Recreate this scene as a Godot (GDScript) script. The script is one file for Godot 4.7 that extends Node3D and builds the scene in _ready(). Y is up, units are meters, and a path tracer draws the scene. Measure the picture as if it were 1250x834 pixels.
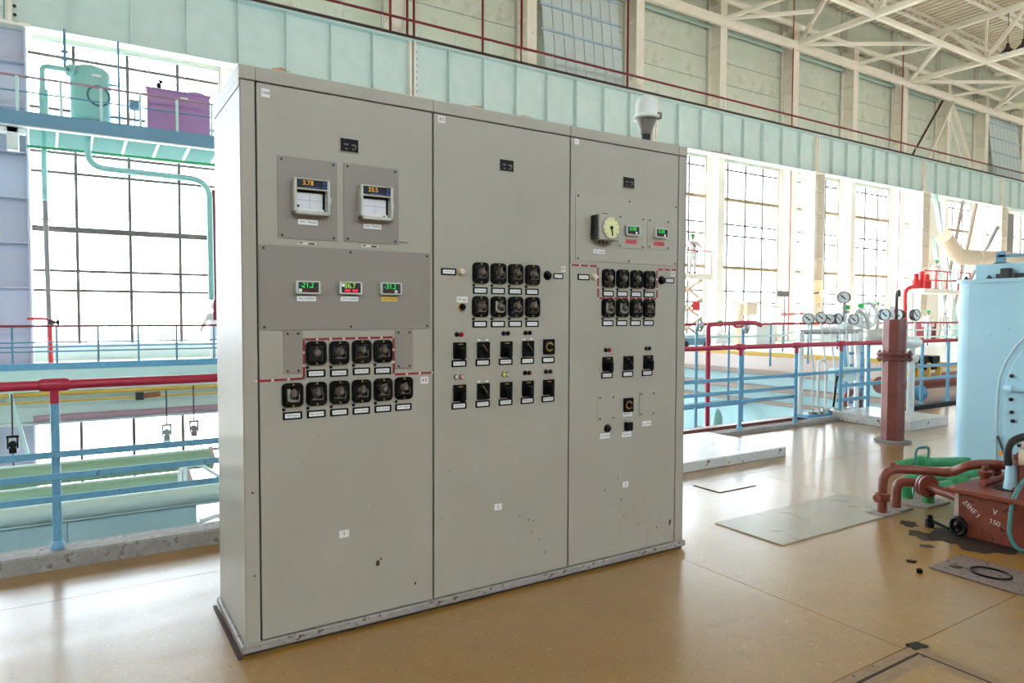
extends Node3D
# A power-station turbine hall seen from its operating floor: a grey control cabinet, railings round an open well,
# a glazed far wall behind a crane girder, and pumps, gauges and workers further down the hall.
# World axes: x runs along the cabinet front, y is up, z points from the glazed wall towards the viewer. Metres.

var M := {}
var used := {}
var off := Vector3.ZERO
var rng := RandomNumberGenerator.new()

const WALL_COLS := [-25.4, -19.4, -13.4, -7.5, -1.46, 4.6, 10.5, 16.6, 22.75, 28.5, 34.5, 40.3, 45.9, 51.5, 57.0, 63.0, 69.0, 75.0]
const CRANE_COLS := [-25.4, -13.4, -1.46, 10.7, 22.9, 35.3, 46.7, 57.6, 69.0]

func _ready():
	rng.seed = 20
	look()
	materials()
	setting()
	steelwork()
	roof()
	cabinet()
	beacon()
	railings()
	floor_fittings()
	blue_machine()
	pump_set()
	mezzanine()
	far_walkway()
	well_left()
	well_right()
	gauge_rack()
	far_right()
	people()

func look():
	var cam := Camera3D.new()
	cam.name = "camera"
	var yaw := deg_to_rad(32.36)
	var pit := deg_to_rad(-2.25)
	var rol := deg_to_rad(0.18)
	var f := Vector3(sin(yaw) * cos(pit), sin(pit), -cos(yaw) * cos(pit))
	var r := Vector3(cos(yaw), 0, sin(yaw))
	var u := r.cross(f)
	cam.transform = Transform3D(Basis(r * cos(rol) + u * sin(rol), u * cos(rol) - r * sin(rol), -f), Vector3(0, 1.5, 0))
	cam.fov = 2.0 * rad_to_deg(atan(417.0 / 842.0))
	cam.near = 0.05
	cam.far = 400.0
	add_child(cam)
	cam.current = true
	var sky_mat := ProceduralSkyMaterial.new()
	sky_mat.sky_top_color = Color(0.86, 0.93, 1.0)
	sky_mat.sky_horizon_color = Color(0.92, 0.965, 1.0)
	sky_mat.ground_horizon_color = Color(0.9, 0.94, 0.96)
	sky_mat.ground_bottom_color = Color(0.85, 0.86, 0.85)
	sky_mat.sun_angle_max = 0.0
	var sky := Sky.new()
	sky.sky_material = sky_mat
	var env := Environment.new()
	env.background_mode = Environment.BG_SKY
	env.sky = sky
	env.background_energy_multiplier = 15.5
	env.tonemap_mode = Environment.TONE_MAPPER_LINEAR
	env.tonemap_exposure = 1.12
	env.sdfgi_enabled = true
	env.ssao_enabled = true
	env.ssil_enabled = true
	var we := WorldEnvironment.new()
	we.name = "world_environment"
	we.environment = env
	add_child(we)

# ---------- building blocks ----------
func S() -> SurfaceTool:
	var st := SurfaceTool.new()
	st.begin(Mesh.PRIMITIVE_TRIANGLES)
	return st

func numbered(n: String) -> String:
	if not used.has(n):
		used[n] = 0
		return n
	used[n] += 1
	return "%s_%03d" % [n, used[n]]

func tag(o: Node, label: String, category: String, group := "", kind := ""):
	if label:
		o.set_meta("label", label)
	if category:
		o.set_meta("category", category)
	if group:
		o.set_meta("group", group)
	if kind:
		o.set_meta("kind", kind)
	return o

# a thing: a node at its base; vertices added afterwards are given in world metres
func thing(called: String, at: Vector3, label: String, category: String, group := "", kind := "") -> Node3D:
	var o := Node3D.new()
	o.name = numbered(called)
	add_child(o)
	o.position = at
	off = at
	tag(o, label, category, group, kind)
	return o

func structure(called: String) -> Node3D:
	return thing(called, Vector3.ZERO, "", "", "", "structure")

func obj(called: String, st: SurfaceTool, m: String, parent: Node) -> MeshInstance3D:
	st.generate_normals()
	var o := MeshInstance3D.new()
	o.mesh = st.commit()
	o.material_override = M[m]
	o.name = called
	parent.add_child(o, true)
	return o

# a thing that is a single mesh
func single(called: String, at: Vector3, label: String, category: String, m: String, build: Callable, group := "", kind := "") -> MeshInstance3D:
	off = at
	var st := S()
	build.call(st)
	st.generate_normals()
	var o := MeshInstance3D.new()
	o.mesh = st.commit()
	o.material_override = M[m]
	o.name = numbered(called)
	add_child(o)
	o.position = at
	tag(o, label, category, group, kind)
	return o

func tri(st: SurfaceTool, a: Vector3, b: Vector3, c: Vector3, out_from: Vector3):
	var n := (b - a).cross(c - a)
	if n.dot((a + b + c) / 3.0 - out_from) > 0.0:
		st.add_vertex(a - off)
		st.add_vertex(c - off)
		st.add_vertex(b - off)
	else:
		st.add_vertex(a - off)
		st.add_vertex(b - off)
		st.add_vertex(c - off)

func quad(st: SurfaceTool, a: Vector3, b: Vector3, c: Vector3, d: Vector3, out_from: Vector3):
	tri(st, a, b, c, out_from)
	tri(st, a, c, d, out_from)

func box(st: SurfaceTool, c: Vector3, s: Vector3, bevel := 0.0, basis := Basis()):
	st.set_smooth_group(-1)
	var h := s * 0.5
	if bevel <= 0.0:
		var p := []
		for i in 8:
			p.append(c + basis * Vector3(h.x * (1 if i & 1 else -1), h.y * (1 if i & 2 else -1), h.z * (1 if i & 4 else -1)))
		for f in [[0, 1, 3, 2], [4, 5, 7, 6], [0, 1, 5, 4], [2, 3, 7, 6], [0, 2, 6, 4], [1, 3, 7, 5]]:
			quad(st, p[f[0]], p[f[1]], p[f[2]], p[f[3]], c)
		return
	var v := []
	for i in 8:
		var sg := Vector3(1 if i & 1 else -1, 1 if i & 2 else -1, 1 if i & 4 else -1)
		var row := []
		for ax in 3:
			var q := Vector3.ZERO
			for k in 3:
				q[k] = sg[k] * (h[k] if k == ax else h[k] - bevel)
			row.append(c + basis * q)
		v.append(row)
	for ax in 3:
		var b1 := 1 << ((ax + 1) % 3)
		var b2 := 1 << ((ax + 2) % 3)
		for sd in 2:
			var o := sd << ax
			quad(st, v[o][ax], v[o | b1][ax], v[o | b1 | b2][ax], v[o | b2][ax], c)
		var a1 := (ax + 1) % 3
		var a2 := (ax + 2) % 3
		for e in 4:
			var i0 := (b1 if e & 1 else 0) | (b2 if e & 2 else 0)
			var i1 := i0 | (1 << ax)
			quad(st, v[i0][a1], v[i1][a1], v[i1][a2], v[i0][a2], c)
	for i in 8:
		tri(st, v[i][0], v[i][1], v[i][2], c)

# box given by two corners
func bx(st: SurfaceTool, a: Vector3, b: Vector3, bevel := 0.0):
	box(st, (a + b) * 0.5, (b - a).abs(), bevel)

# straight bar of rectangular section between two points
func bar(st: SurfaceTool, a: Vector3, b: Vector3, w: float, h: float, up := Vector3.UP, bevel := 0.0):
	var z := (b - a).normalized()
	if absf(z.dot(up)) > 0.98:
		up = Vector3(1, 0, 0)
	var x := up.cross(z).normalized()
	box(st, (a + b) * 0.5, Vector3(w, h, a.distance_to(b)), bevel, Basis(x, z.cross(x), z))

func ring(c: Vector3, x: Vector3, y: Vector3, r: float, n: int) -> Array:
	var p := []
	for i in n:
		var a := TAU * i / n
		p.append(c + (x * cos(a) + y * sin(a)) * r)
	return p

func tube(st: SurfaceTool, pts: Array, r: float, n := 10, caps := true, r_end := -1.0):
	if r_end < 0.0:
		r_end = r
	var d: Vector3 = (pts[1] - pts[0]).normalized()
	var x := d.cross(Vector3.UP if absf(d.y) < 0.9 else Vector3.RIGHT).normalized()
	var prev := []
	for i in pts.size():
		var t: Vector3
		if i == 0:
			t = d
		elif i == pts.size() - 1:
			t = (pts[i] - pts[i - 1]).normalized()
		else:
			t = ((pts[i] - pts[i - 1]).normalized() + (pts[i + 1] - pts[i]).normalized()).normalized()
		x = (x - t * x.dot(t)).normalized()
		var rr := lerpf(r, r_end, float(i) / (pts.size() - 1))
		var cur := ring(pts[i], x, t.cross(x), rr, n)
		if i > 0:
			st.set_smooth_group(1)
			var mid: Vector3 = (pts[i] + pts[i - 1]) * 0.5
			for k in n:
				var l := (k + 1) % n
				quad(st, prev[k], prev[l], cur[l], cur[k], mid)
		if caps and (i == 0 or i == pts.size() - 1):
			st.set_smooth_group(-1)
			var away: Vector3 = pts[i] + (t if i == 0 else -t)
			for k in n:
				tri(st, pts[i], cur[k], cur[(k + 1) % n], away)
		prev = cur

# polyline with rounded corners
func bend(pts: Array, rad: float, n := 6) -> Array:
	var o := [pts[0]]
	for i in range(1, pts.size() - 1):
		var a: Vector3 = pts[i - 1] - pts[i]
		var b: Vector3 = pts[i + 1] - pts[i]
		var l := minf(rad, minf(a.length(), b.length()) * 0.49)
		var p: Vector3 = pts[i] + a.normalized() * l
		var q: Vector3 = pts[i] + b.normalized() * l
		for k in n + 1:
			var t := float(k) / n
			o.append(p.lerp(pts[i], t).lerp(pts[i].lerp(q, t), t))
	o.append(pts[-1])
	return o

# turned shape: profile of [radius, height] along axis from c
func lathe(st: SurfaceTool, c: Vector3, axis: Vector3, prof: Array, n := 20, sharp := false):
	var x := axis.cross(Vector3.UP if absf(axis.y) < 0.9 else Vector3.RIGHT).normalized()
	var y := axis.cross(x)
	for i in range(1, prof.size()):
		var r0: float = maxf(prof[i - 1][0], 0.00001)
		var r1: float = maxf(prof[i][0], 0.00001)
		var h0: float = prof[i - 1][1]
		var h1: float = prof[i][1]
		st.set_smooth_group(-1 if sharp else i if absf(r0 - r1) > 3.0 * absf(h0 - h1) or prof[i].size() > 2 else 1)
		var a := ring(c + axis * h0, x, y, r0, n)
		var b := ring(c + axis * h1, x, y, r1, n)
		# outward is to the right of the profile's direction
		var flat := (axis * (r0 - r1))
		for k in n:
			var l := (k + 1) % n
			var rad: Vector3 = ((a[k] + a[l] + b[k] + b[l]) * 0.25 - c)
			rad -= axis * rad.dot(axis)
			var nrm := rad.normalized() * (h1 - h0) + flat
			var m: Vector3 = (a[k] + a[l] + b[k] + b[l]) * 0.25 - nrm.normalized() * 0.01
			if r0 > 0.0001:
				tri(st, a[k], a[l], b[l], m)
			if r1 > 0.0001:
				tri(st, a[k], b[l], b[k], m)

# plate with rounded corners facing axis z of basis
func plate(st: SurfaceTool, c: Vector3, w: float, h: float, d: float, rad: float, basis := Basis(), n := 4):
	var o := []
	for q in 4:
		var cc := Vector2((w * 0.5 - rad) * (1 if q == 0 or q == 3 else -1), (h * 0.5 - rad) * (1 if q < 2 else -1))
		for k in n + 1:
			var a := PI * 0.5 * (q + float(k) / n)
			o.append(cc + Vector2(cos(a), sin(a)) * rad)
	solid(st, o, Transform3D(basis, c), d)

# extruded polygon (convex), from z 0 to d of the transform
func solid(st: SurfaceTool, poly: Array, xf: Transform3D, d: float):
	st.set_smooth_group(-1)
	var mid := Vector2.ZERO
	for p in poly:
		mid += p
	mid /= poly.size()
	var c0 := xf * Vector3(mid.x, mid.y, 0)
	var c1 := xf * Vector3(mid.x, mid.y, d)
	var cc := (c0 + c1) * 0.5
	for i in poly.size():
		var p: Vector2 = poly[i]
		var q: Vector2 = poly[(i + 1) % poly.size()]
		var p0 := xf * Vector3(p.x, p.y, 0)
		var p1 := xf * Vector3(p.x, p.y, d)
		var q0 := xf * Vector3(q.x, q.y, 0)
		var q1 := xf * Vector3(q.x, q.y, d)
		quad(st, p0, q0, q1, p1, cc)
		tri(st, c1, p1, q1, cc)
		tri(st, c0, p0, q0, cc)

func lettering(words: String, c: Vector3, height: float, m: String, parent: Node3D, basis := Basis(), thick := 0.0006, called := "lettering"):
	var t := TextMesh.new()
	var f := SystemFont.new()
	f.font_names = PackedStringArray(["Droid Sans"])
	t.font = f
	t.text = words
	t.font_size = 32
	t.pixel_size = height / 24.0
	t.depth = thick
	var o := MeshInstance3D.new()
	o.mesh = t
	o.material_override = M[m]
	o.name = called
	parent.add_child(o, true)
	o.transform = Transform3D(basis, c - off)
	return o

func copy_of(src: Node3D, at: Vector3, label := "", turn := 0.0) -> Node3D:
	var c: Node3D = src.duplicate()
	c.name = numbered(String(src.name).rstrip("0123456789").trim_suffix("_"))
	add_child(c)
	c.position = at
	c.rotation.y = turn
	if label:
		c.set_meta("label", label)
	return c

# ---------- materials ----------
func noise_img(sz: int, freq: float, oct: int, sd: int) -> Image:
	var n := FastNoiseLite.new()
	n.seed = sd
	n.frequency = freq
	n.fractal_octaves = oct
	return n.get_seamless_image(sz, sz)

# coloured noise: c0..c1, patches of c2 where the noise is over the edge, and random specks
func noise_tex(sz: int, freq: float, oct: int, sd: int, c0: Color, c1: Color, c2 := Color.BLACK, edge := 2.0, specks := [], soft := 0.06) -> ImageTexture:
	var g := noise_img(sz, freq, oct, sd)
	g.convert(Image.FORMAT_L8)
	var g2 := noise_img(sz, freq * 3.0, 4, sd + 7)
	g2.convert(Image.FORMAT_L8)
	var a := g.get_data()
	var b := g2.get_data()
	var d := PackedByteArray()
	d.resize(sz * sz * 3)
	for i in sz * sz:
		var t := a[i] / 255.0
		var c := c0.lerp(c1, t)
		if edge < 1.5:
			var k := clampf((t * 0.5 + b[i] / 510.0 - edge) / soft, 0.0, 1.0)
			if k > 0.0:
				c = c.lerp(c2, k)
		d[i * 3] = int(clampf(c.r, 0, 1) * 255.0)
		d[i * 3 + 1] = int(clampf(c.g, 0, 1) * 255.0)
		d[i * 3 + 2] = int(clampf(c.b, 0, 1) * 255.0)
	var im := Image.create_from_data(sz, sz, false, Image.FORMAT_RGB8, d)
	var rg := RandomNumberGenerator.new()
	rg.seed = sd * 31 + 5
	for s in specks: # [count, min px, max px, colour, strength]
		for k in s[0]:
			var x := rg.randi_range(0, sz - 1)
			var y := rg.randi_range(0, sz - 1)
			var r := rg.randf_range(s[1], s[2])
			var st: float = s[4] * rg.randf_range(0.5, 1.0)
			var rr := int(ceil(r))
			for yy in range(-rr, rr + 1):
				for xx in range(-rr, rr + 1):
					var q := r + 0.5 - sqrt(float(xx * xx + yy * yy)) * rg.randf_range(0.9, 1.15)
					if q > 0.0:
						var px := posmod(x + xx, sz)
						var py := posmod(y + yy, sz)
						im.set_pixel(px, py, im.get_pixel(px, py).lerp(s[3], st * minf(q, 1.0)))
	im.generate_mipmaps()
	return ImageTexture.create_from_image(im)

func height_tex(sz: int, freq: float, oct: int, sd: int) -> ImageTexture:
	return ImageTexture.create_from_image(noise_img(sz, freq, oct, sd))

func mat(n: String, c: Color, rough := 0.5, metal := 0.0, ex := {}) -> StandardMaterial3D:
	var m := StandardMaterial3D.new()
	m.albedo_color = c
	m.roughness = rough
	m.metallic = metal
	for k in ex:
		m.set(k, ex[k])
	M[n] = m
	return m

func tex(n: String, t: Texture2D, tile: float, tint := Color.WHITE):
	var m: StandardMaterial3D = M[n]
	m.albedo_texture = t
	m.albedo_color = tint
	m.uv1_triplanar = true
	m.uv1_world_triplanar = true
	m.uv1_scale = Vector3.ONE / tile

func relief(n: String, t: Texture2D, depth_cm: float):
	var m: StandardMaterial3D = M[n]
	m.heightmap_enabled = true
	m.heightmap_texture = t
	m.heightmap_scale = depth_cm

func rgb(r: int, g: int, b: int) -> Color:
	return Color(r / 255.0, g / 255.0, b / 255.0)

func glow(n: String, c: Color, e: float):
	mat(n, c * 0.3, 0.4, 0.0, {"emission_enabled": true, "emission": c, "emission_energy_multiplier": e})

func materials():
	# floor: ochre sheet floor with chips of light and dark, waxed
	mat("floor", Color.WHITE, 0.38, 0.0, {"metallic_specular": 0.7, "clearcoat_enabled": true, "clearcoat": 1.0, "clearcoat_roughness": 0.23})
	tex("floor", noise_tex(1024, 0.004, 4, 3, rgb(150, 108, 34), rgb(162, 120, 44), rgb(142, 100, 30), 0.62, [[2600, 0.4, 1.1, rgb(84, 58, 24), 0.85], [3000, 0.4, 1.2, rgb(240, 222, 176), 0.8], [420, 1.0, 1.9, rgb(52, 36, 20), 0.9], [300, 1.0, 1.7, rgb(246, 232, 196), 0.85]], 0.3), 2.2)
	relief("floor", height_tex(512, 0.03, 5, 11), 0.05)
	mat("floor_plate", rgb(186, 180, 160), 0.28, 0.0, {"metallic_specular": 0.7})
	tex("floor_plate", noise_tex(512, 0.006, 4, 5, rgb(150, 142, 122), rgb(166, 158, 136), rgb(128, 116, 92), 0.72, [[80, 0.6, 1.8, rgb(60, 50, 40), 0.7]]), 1.5)
	mat("joint", rgb(52, 42, 30), 0.8)
	mat("far_floor", rgb(226, 220, 205), 0.25)
	mat("concrete", Color.WHITE, 0.75)
	tex("concrete", noise_tex(512, 0.012, 5, 21, rgb(140, 136, 132), rgb(170, 168, 166), rgb(96, 84, 76), 0.6, [[220, 0.6, 1.6, rgb(70, 60, 52), 0.6]], 0.25), 0.9)
	mat("plinth_paint", Color.WHITE, 0.28, 0.0, {"metallic_specular": 0.6})
	tex("plinth_paint", noise_tex(512, 0.01, 4, 22, rgb(196, 196, 194), rgb(214, 214, 210), rgb(120, 100, 84), 0.7, [[50, 0.8, 2.2, rgb(60, 48, 40), 0.7]]), 1.1)
	mat("panel_wall", Color.WHITE, 0.85)
	tex("panel_wall", noise_tex(512, 0.008, 5, 23, rgb(206, 212, 196), rgb(222, 226, 210), rgb(188, 190, 170), 0.6, [], 0.35), 9.0)
	mat("spandrel", rgb(206, 224, 218), 0.6)
	mat("cyan_wall", Color.WHITE, 0.5)
	tex("cyan_wall", noise_tex(512, 0.008, 4, 24, rgb(190, 232, 238), rgb(200, 238, 242), rgb(212, 238, 238), 0.78), 3.0)
	mat("deep", rgb(150, 160, 158), 0.8)
	mat("plain_wall", rgb(196, 196, 184), 0.85)
	mat("roof", rgb(226, 214, 192), 0.7)
	mat("cream", Color.WHITE, 0.5)
	tex("cream", noise_tex(256, 0.01, 4, 25, rgb(243, 234, 219), rgb(250, 243, 231), rgb(206, 184, 154), 0.78), 2.5)
	mat("girder", Color.WHITE, 0.45)
	tex("girder", noise_tex(512, 0.008, 4, 26, rgb(206, 224, 218), rgb(216, 232, 226), rgb(204, 204, 184), 0.78), 4.0)
	mat("girder_edge", rgb(206, 226, 220), 0.45)
	mat("rust", Color.WHITE, 0.9)
	tex("rust", noise_tex(256, 0.03, 4, 27, rgb(120, 70, 40), rgb(190, 130, 84)), 0.6)
	mat("dark_brown", rgb(66, 42, 34), 0.7)
	mat("rust_scale", Color.WHITE, 0.9)
	tex("rust_scale", noise_tex(256, 0.03, 4, 37, rgb(190, 142, 104), rgb(214, 178, 144)), 0.6)
	mat("mullion", rgb(92, 86, 80), 0.6)
	mat("transom", rgb(150, 128, 96), 0.6)
	mat("pane", Color(0.93, 0.97, 0.97, 0.12), 0.02, 0.0, {"transparency": BaseMaterial3D.TRANSPARENCY_ALPHA})
	mat("red", rgb(176, 36, 68), 0.32)
	mat("dark_red", rgb(128, 32, 36), 0.45)
	mat("dull_red", rgb(172, 74, 66), 0.5)
	mat("bright_red", rgb(214, 44, 44), 0.4)
	mat("rail_blue", Color.WHITE, 0.35)
	tex("rail_blue", noise_tex(256, 0.02, 4, 28, rgb(96, 160, 196), rgb(116, 176, 208), rgb(70, 84, 100), 0.74), 0.6)
	mat("dull_blue", rgb(104, 150, 178), 0.45)
	mat("pale_cyan", rgb(204, 234, 230), 0.5)
	mat("sea_green", rgb(150, 206, 200), 0.4)
	mat("teal_line", rgb(60, 120, 120), 0.4)
	mat("pipe_green", rgb(138, 170, 142), 0.5)
	mat("bright_green", rgb(56, 150, 92), 0.4)
	mat("helmet_green", rgb(40, 190, 70), 0.3)
	mat("purple", rgb(170, 126, 178), 0.4)
	mat("mauve", rgb(176, 142, 152), 0.5)
	mat("lilac", rgb(204, 204, 220), 0.55)
	mat("yellow", rgb(216, 176, 76), 0.5)
	mat("orange", rgb(236, 160, 34), 0.5)
	mat("grey_pipe", rgb(128, 122, 118), 0.5)
	mat("white_paint", rgb(226, 232, 230), 0.35)
	mat("steel", rgb(170, 172, 170), 0.35, 0.8)
	mat("dark_steel", rgb(60, 60, 62), 0.45, 0.6)
	mat("black", rgb(11, 11, 12), 0.35, 0.0, {"metallic_specular": 0.3})
	mat("rubber", rgb(26, 26, 28), 0.6)
	mat("blue_shell", Color.WHITE, 0.32)
	tex("blue_shell", noise_tex(256, 0.01, 3, 29, rgb(168, 212, 232), rgb(176, 218, 236), rgb(140, 184, 208), 0.8, [[8, 0.6, 1.2, rgb(40, 60, 80), 0.8]]), 1.2)
	mat("blue_seam", rgb(196, 222, 234), 0.35)
	mat("rust_paint", Color.WHITE, 0.36)
	tex("rust_paint", noise_tex(512, 0.015, 4, 30, rgb(118, 56, 42), rgb(146, 76, 58), rgb(72, 34, 28), 0.66, [[60, 0.8, 2.4, rgb(170, 120, 104), 0.5]]), 0.7)
	mat("post_brown", Color.WHITE, 0.4)
	tex("post_brown", noise_tex(256, 0.012, 4, 31, rgb(126, 66, 58), rgb(150, 84, 74), rgb(102, 52, 48), 0.7), 0.9)
	mat("ledge_brown", rgb(180, 160, 148), 0.6)
	mat("hatch_edge", Color.WHITE, 0.5)
	tex("hatch_edge", noise_tex(256, 0.02, 4, 38, rgb(140, 112, 82), rgb(160, 132, 100), rgb(92, 70, 52), 0.68), 0.6)
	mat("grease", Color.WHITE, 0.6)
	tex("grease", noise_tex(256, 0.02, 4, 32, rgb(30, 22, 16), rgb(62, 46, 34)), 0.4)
	mat("cover_plate", Color.WHITE, 0.5, 0.0)
	tex("cover_plate", noise_tex(256, 0.02, 4, 33, rgb(112, 98, 96), rgb(140, 124, 118), rgb(70, 46, 36), 0.6), 0.5)
	# cabinet
	mat("cab", Color.WHITE, 0.45, 0.0, {"metallic_specular": 0.5})
	tex("cab", noise_tex(1024, 0.004, 4, 40, rgb(164, 158, 145), rgb(170, 164, 151), rgb(158, 151, 138), 0.82, [[26, 0.6, 1.6, rgb(74, 62, 52), 0.75]]), 2.1)
	relief("cab", height_tex(512, 0.02, 3, 41), 0.05)
	mat("cab_base", Color.WHITE, 0.5)
	tex("cab_base", noise_tex(512, 0.014, 5, 42, rgb(140, 134, 128), rgb(164, 160, 156), rgb(84, 54, 42), 0.6, [[120, 0.8, 2.6, rgb(54, 38, 30), 0.8]], 0.14), 0.7)
	mat("cab_plate", rgb(142, 134, 126), 0.45)
	mat("cab_plate_light", rgb(170, 164, 151), 0.42)
	mat("seam", rgb(58, 58, 58), 0.7)
	mat("bakelite", rgb(9, 9, 10), 0.32, 0.0, {"metallic_specular": 0.3})
	mat("dial_glass", rgb(14, 14, 18), 0.14)
	mat("knob", rgb(116, 108, 100), 0.28, 0.5)
	mat("card", rgb(226, 226, 224), 0.6)
	mat("ink", rgb(60, 60, 66), 0.7)
	mat("red_ink", rgb(130, 50, 54), 0.7)
	mat("brass", rgb(196, 156, 84), 0.35, 0.7)
	mat("bezel", rgb(196, 198, 190), 0.4)
	mat("screen_dark", rgb(40, 44, 58), 0.15)
	mat("screen_blue", rgb(50, 74, 140), 0.3)
	mat("paper", rgb(220, 220, 224), 0.6)
	mat("paper_line", rgb(176, 176, 186), 0.6)
	mat("dial_face", rgb(222, 224, 168), 0.4)
	mat("label_yellow", rgb(214, 176, 64), 0.5)
	mat("label_red", rgb(198, 72, 78), 0.5)
	mat("tape_white", rgb(214, 206, 190), 0.6)
	mat("tape_red", rgb(138, 22, 34), 0.45)
	mat("lamp_red", rgb(196, 30, 40), 0.2)
	mat("lamp_pink", rgb(222, 140, 140), 0.3)
	mat("lamp_yellow", rgb(206, 200, 100), 0.3)
	mat("lamp_white", rgb(200, 196, 186), 0.3)
	mat("lamp_dim", rgb(88, 28, 26), 0.25)
	mat("dirty_white", rgb(232, 236, 234), 0.3, 0.0, {"backlight_enabled": true, "backlight": Color(0.5, 0.5, 0.5)})
	glow("digit_green", Color(0.2, 1.0, 0.35), 0.9)
	glow("digit_lime", Color(0.7, 1.0, 0.2), 0.9)
	glow("digit_amber", Color(1.0, 0.75, 0.1), 0.9)
	glow("digit_red", Color(1.0, 0.12, 0.2), 0.9)
	mat("coverall", rgb(236, 234, 230), 0.85, 0.0, {"vertex_color_use_as_albedo": true})
	mat("skin_cloth", Color.WHITE, 0.8, 0.0, {"vertex_color_use_as_albedo": true})
	mat("beige_duct", rgb(222, 202, 176), 0.5)
	mat("flap_blue", rgb(204, 216, 218), 0.5)
	mat("flap_rail", rgb(176, 200, 216), 0.5)
	mat("green_cloth", rgb(120, 180, 140), 0.8)

# ---------- the hall ----------
func setting():
	var fl := structure("floor")
	var st := S()
	bx(st, Vector3(-26, -6.3, -4.79), Vector3(3.4, -0.02, 16))
	bx(st, Vector3(3.4, -6.3, -5.75), Vector3(80, -0.02, 16))
	obj("slab", st, "joint", fl)
	var rows := [
		[-5.75, -4.265, [3.4, 5.42, 6.36, 7.76, 9.2, 12.2, 15.2, 20.0, 30.0, 45.0, 62.0, 80.0]],
		[-4.79, -4.265, [-26.0, -14.0, -2.2, 3.4]],
		[-4.265, -1.63, [-26.0, -14.0, -4.5, 3.13, 5.42, 7.76, 10.1, 12.5, 20.0, 30.0, 45.0, 62.0, 80.0]],
		[-1.63, 1.0, [-26.0, -14.0, -4.5, 3.13, 5.42, 7.76, 10.1, 12.5, 20.0, 30.0, 45.0, 62.0, 80.0]],
		[1.0, 3.6, [-26.0, -14.0, -4.5, 0.8, 5.42, 10.1, 20.0, 45.0, 80.0]],
		[3.6, 16.0, [-26.0, 0.8, 20.0, 80.0]]]
	for r in rows:
		var xs: Array = r[2]
		for i in xs.size() - 1:
			st = S()
			bx(st, Vector3(xs[i] + 0.002, -0.03, r[0] + 0.002), Vector3(xs[i + 1] - 0.002, 0.0, r[1] - 0.002))
			obj("floor_panel", st, "floor", fl)
	# the floor of the far part of the hall and its stepped edge to the well
	var ff := structure("floor")
	st = S()
	bx(st, Vector3(16.0, -6.3, -25.5), Vector3(80, -0.001, -5.75))
	obj("slab", st, "far_floor", ff)
	st = S()
	bx(st, Vector3(15.97, -6.0, -25.5), Vector3(16.0, -0.12, -5.76))
	obj("painted_face", st, "cyan_wall", ff)
	for e in [[-0.12, 0.02, 15.75], [-0.55, -0.42, 15.7], [-0.92, -0.82, 15.85]]:
		st = S()
		bx(st, Vector3(e[2], e[0], -25.4), Vector3(15.97, e[1], -6.6), 0.01)
		obj("ledge", st, "ledge_brown", ff)
	st = S()
	bx(st, Vector3(16.0, 0.0, -25.4), Vector3(21.2, 0.015, -5.8))
	obj("boarding", st, "ledge_brown", ff)
	st = S()
	bx(st, Vector3(21.2, 0.0, -25.0), Vector3(21.35, 0.16, -7.0), 0.02)
	obj("yellow_edging", st, "yellow", ff)
	# lower floor of the well
	var lf := structure("floor")
	st = S()
	bx(st, Vector3(-26, -6.3, -25.5), Vector3(16, -6.0, -4.79))
	obj("slab", st, "deep", lf)
	# gallery under the windows
	var gal := structure("floor")
	st = S()
	bx(st, Vector3(-26, -0.3, -25.5), Vector3(16, 0.03, -21.6))
	obj("slab", st, "far_floor", gal)
	# far wall: panels over and under the glazing
	var wf := structure("wall_far")
	var piers := S()
	for x in WALL_COLS:
		bx(piers, Vector3(x - 0.32, -6.0, -25.8), Vector3(x + 0.32, 20.4, -25.5))
	obj("pier", piers, "plain_wall", wf)
	var ys := [9.8, 11.1, 12.45, 13.85, 14.98, 16.42, 17.0, 18.4, 20.4]
	for i in WALL_COLS.size() - 1:
		var x0: float = WALL_COLS[i] + 0.32
		var x1: float = WALL_COLS[i + 1] - 0.32
		for k in ys.size() - 1:
			st = S()
			var dz := 0.02 * ((i * 7 + k * 3) % 3)
			bx(st, Vector3(x0, ys[k] + 0.012, -25.75), Vector3(x1, ys[k + 1] - 0.012, -25.54 - dz * 0.5 - (0.12 if k == 5 else 0.0)), 0.01)
			obj("wall_panel", st, "panel_wall", wf)
		for e in [[-1.4, 0.48], [-6.0, -4.6]]:
			st = S()
			bx(st, Vector3(x0, e[0], -25.75), Vector3(x1, e[1], -25.5), 0.01)
			obj("sill_panel", st, "spandrel", wf)
		st = S()
		tube(st, [Vector3(x0 - 0.02, 16.5, -25.35), Vector3(x1 + 0.02, 16.5, -25.35)], 0.11, 8)
		obj("lintel_pipe", st, "pale_cyan", wf)
	st = S()
	bx(st, Vector3(-26, -6, -25.85), Vector3(80, -4.6, -25.8))
	bx(st, Vector3(-26, -1.4, -25.85), Vector3(80, 0.48, -25.8))
	bx(st, Vector3(-26, 9.8, -25.85), Vector3(80, 20.4, -25.8))
	obj("backing", st, "plain_wall", wf)
	# glazing bay by bay
	var n := 0
	for i in WALL_COLS.size() - 1:
		n += 1
		var x0: float = WALL_COLS[i] + 0.32
		var x1: float = WALL_COLS[i + 1] - 0.32
		window("window_%d" % n, x0, x1, 0.48, 9.8, [9.35, 7.75, 6.43, 5.83, 4.08, 2.81, 2.2], -25.62, x1 > 26.0 or (x0 > -2.0 and x1 < 5.0))
		n += 1
		window("window_%d" % n, x0, x1, -4.6, -1.4, [-3.2], -25.62, x0 > -2.0 and x1 < 5.0)
	# side walls and the wall behind the viewer, with its own row of windows
	var wl := structure("wall_left")
	st = S()
	bx(st, Vector3(-26.3, -6, -25.8), Vector3(-26, 20.4, 16.3))
	obj("masonry", st, "plain_wall", wl)
	var wr := structure("wall_right")
	st = S()
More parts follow.
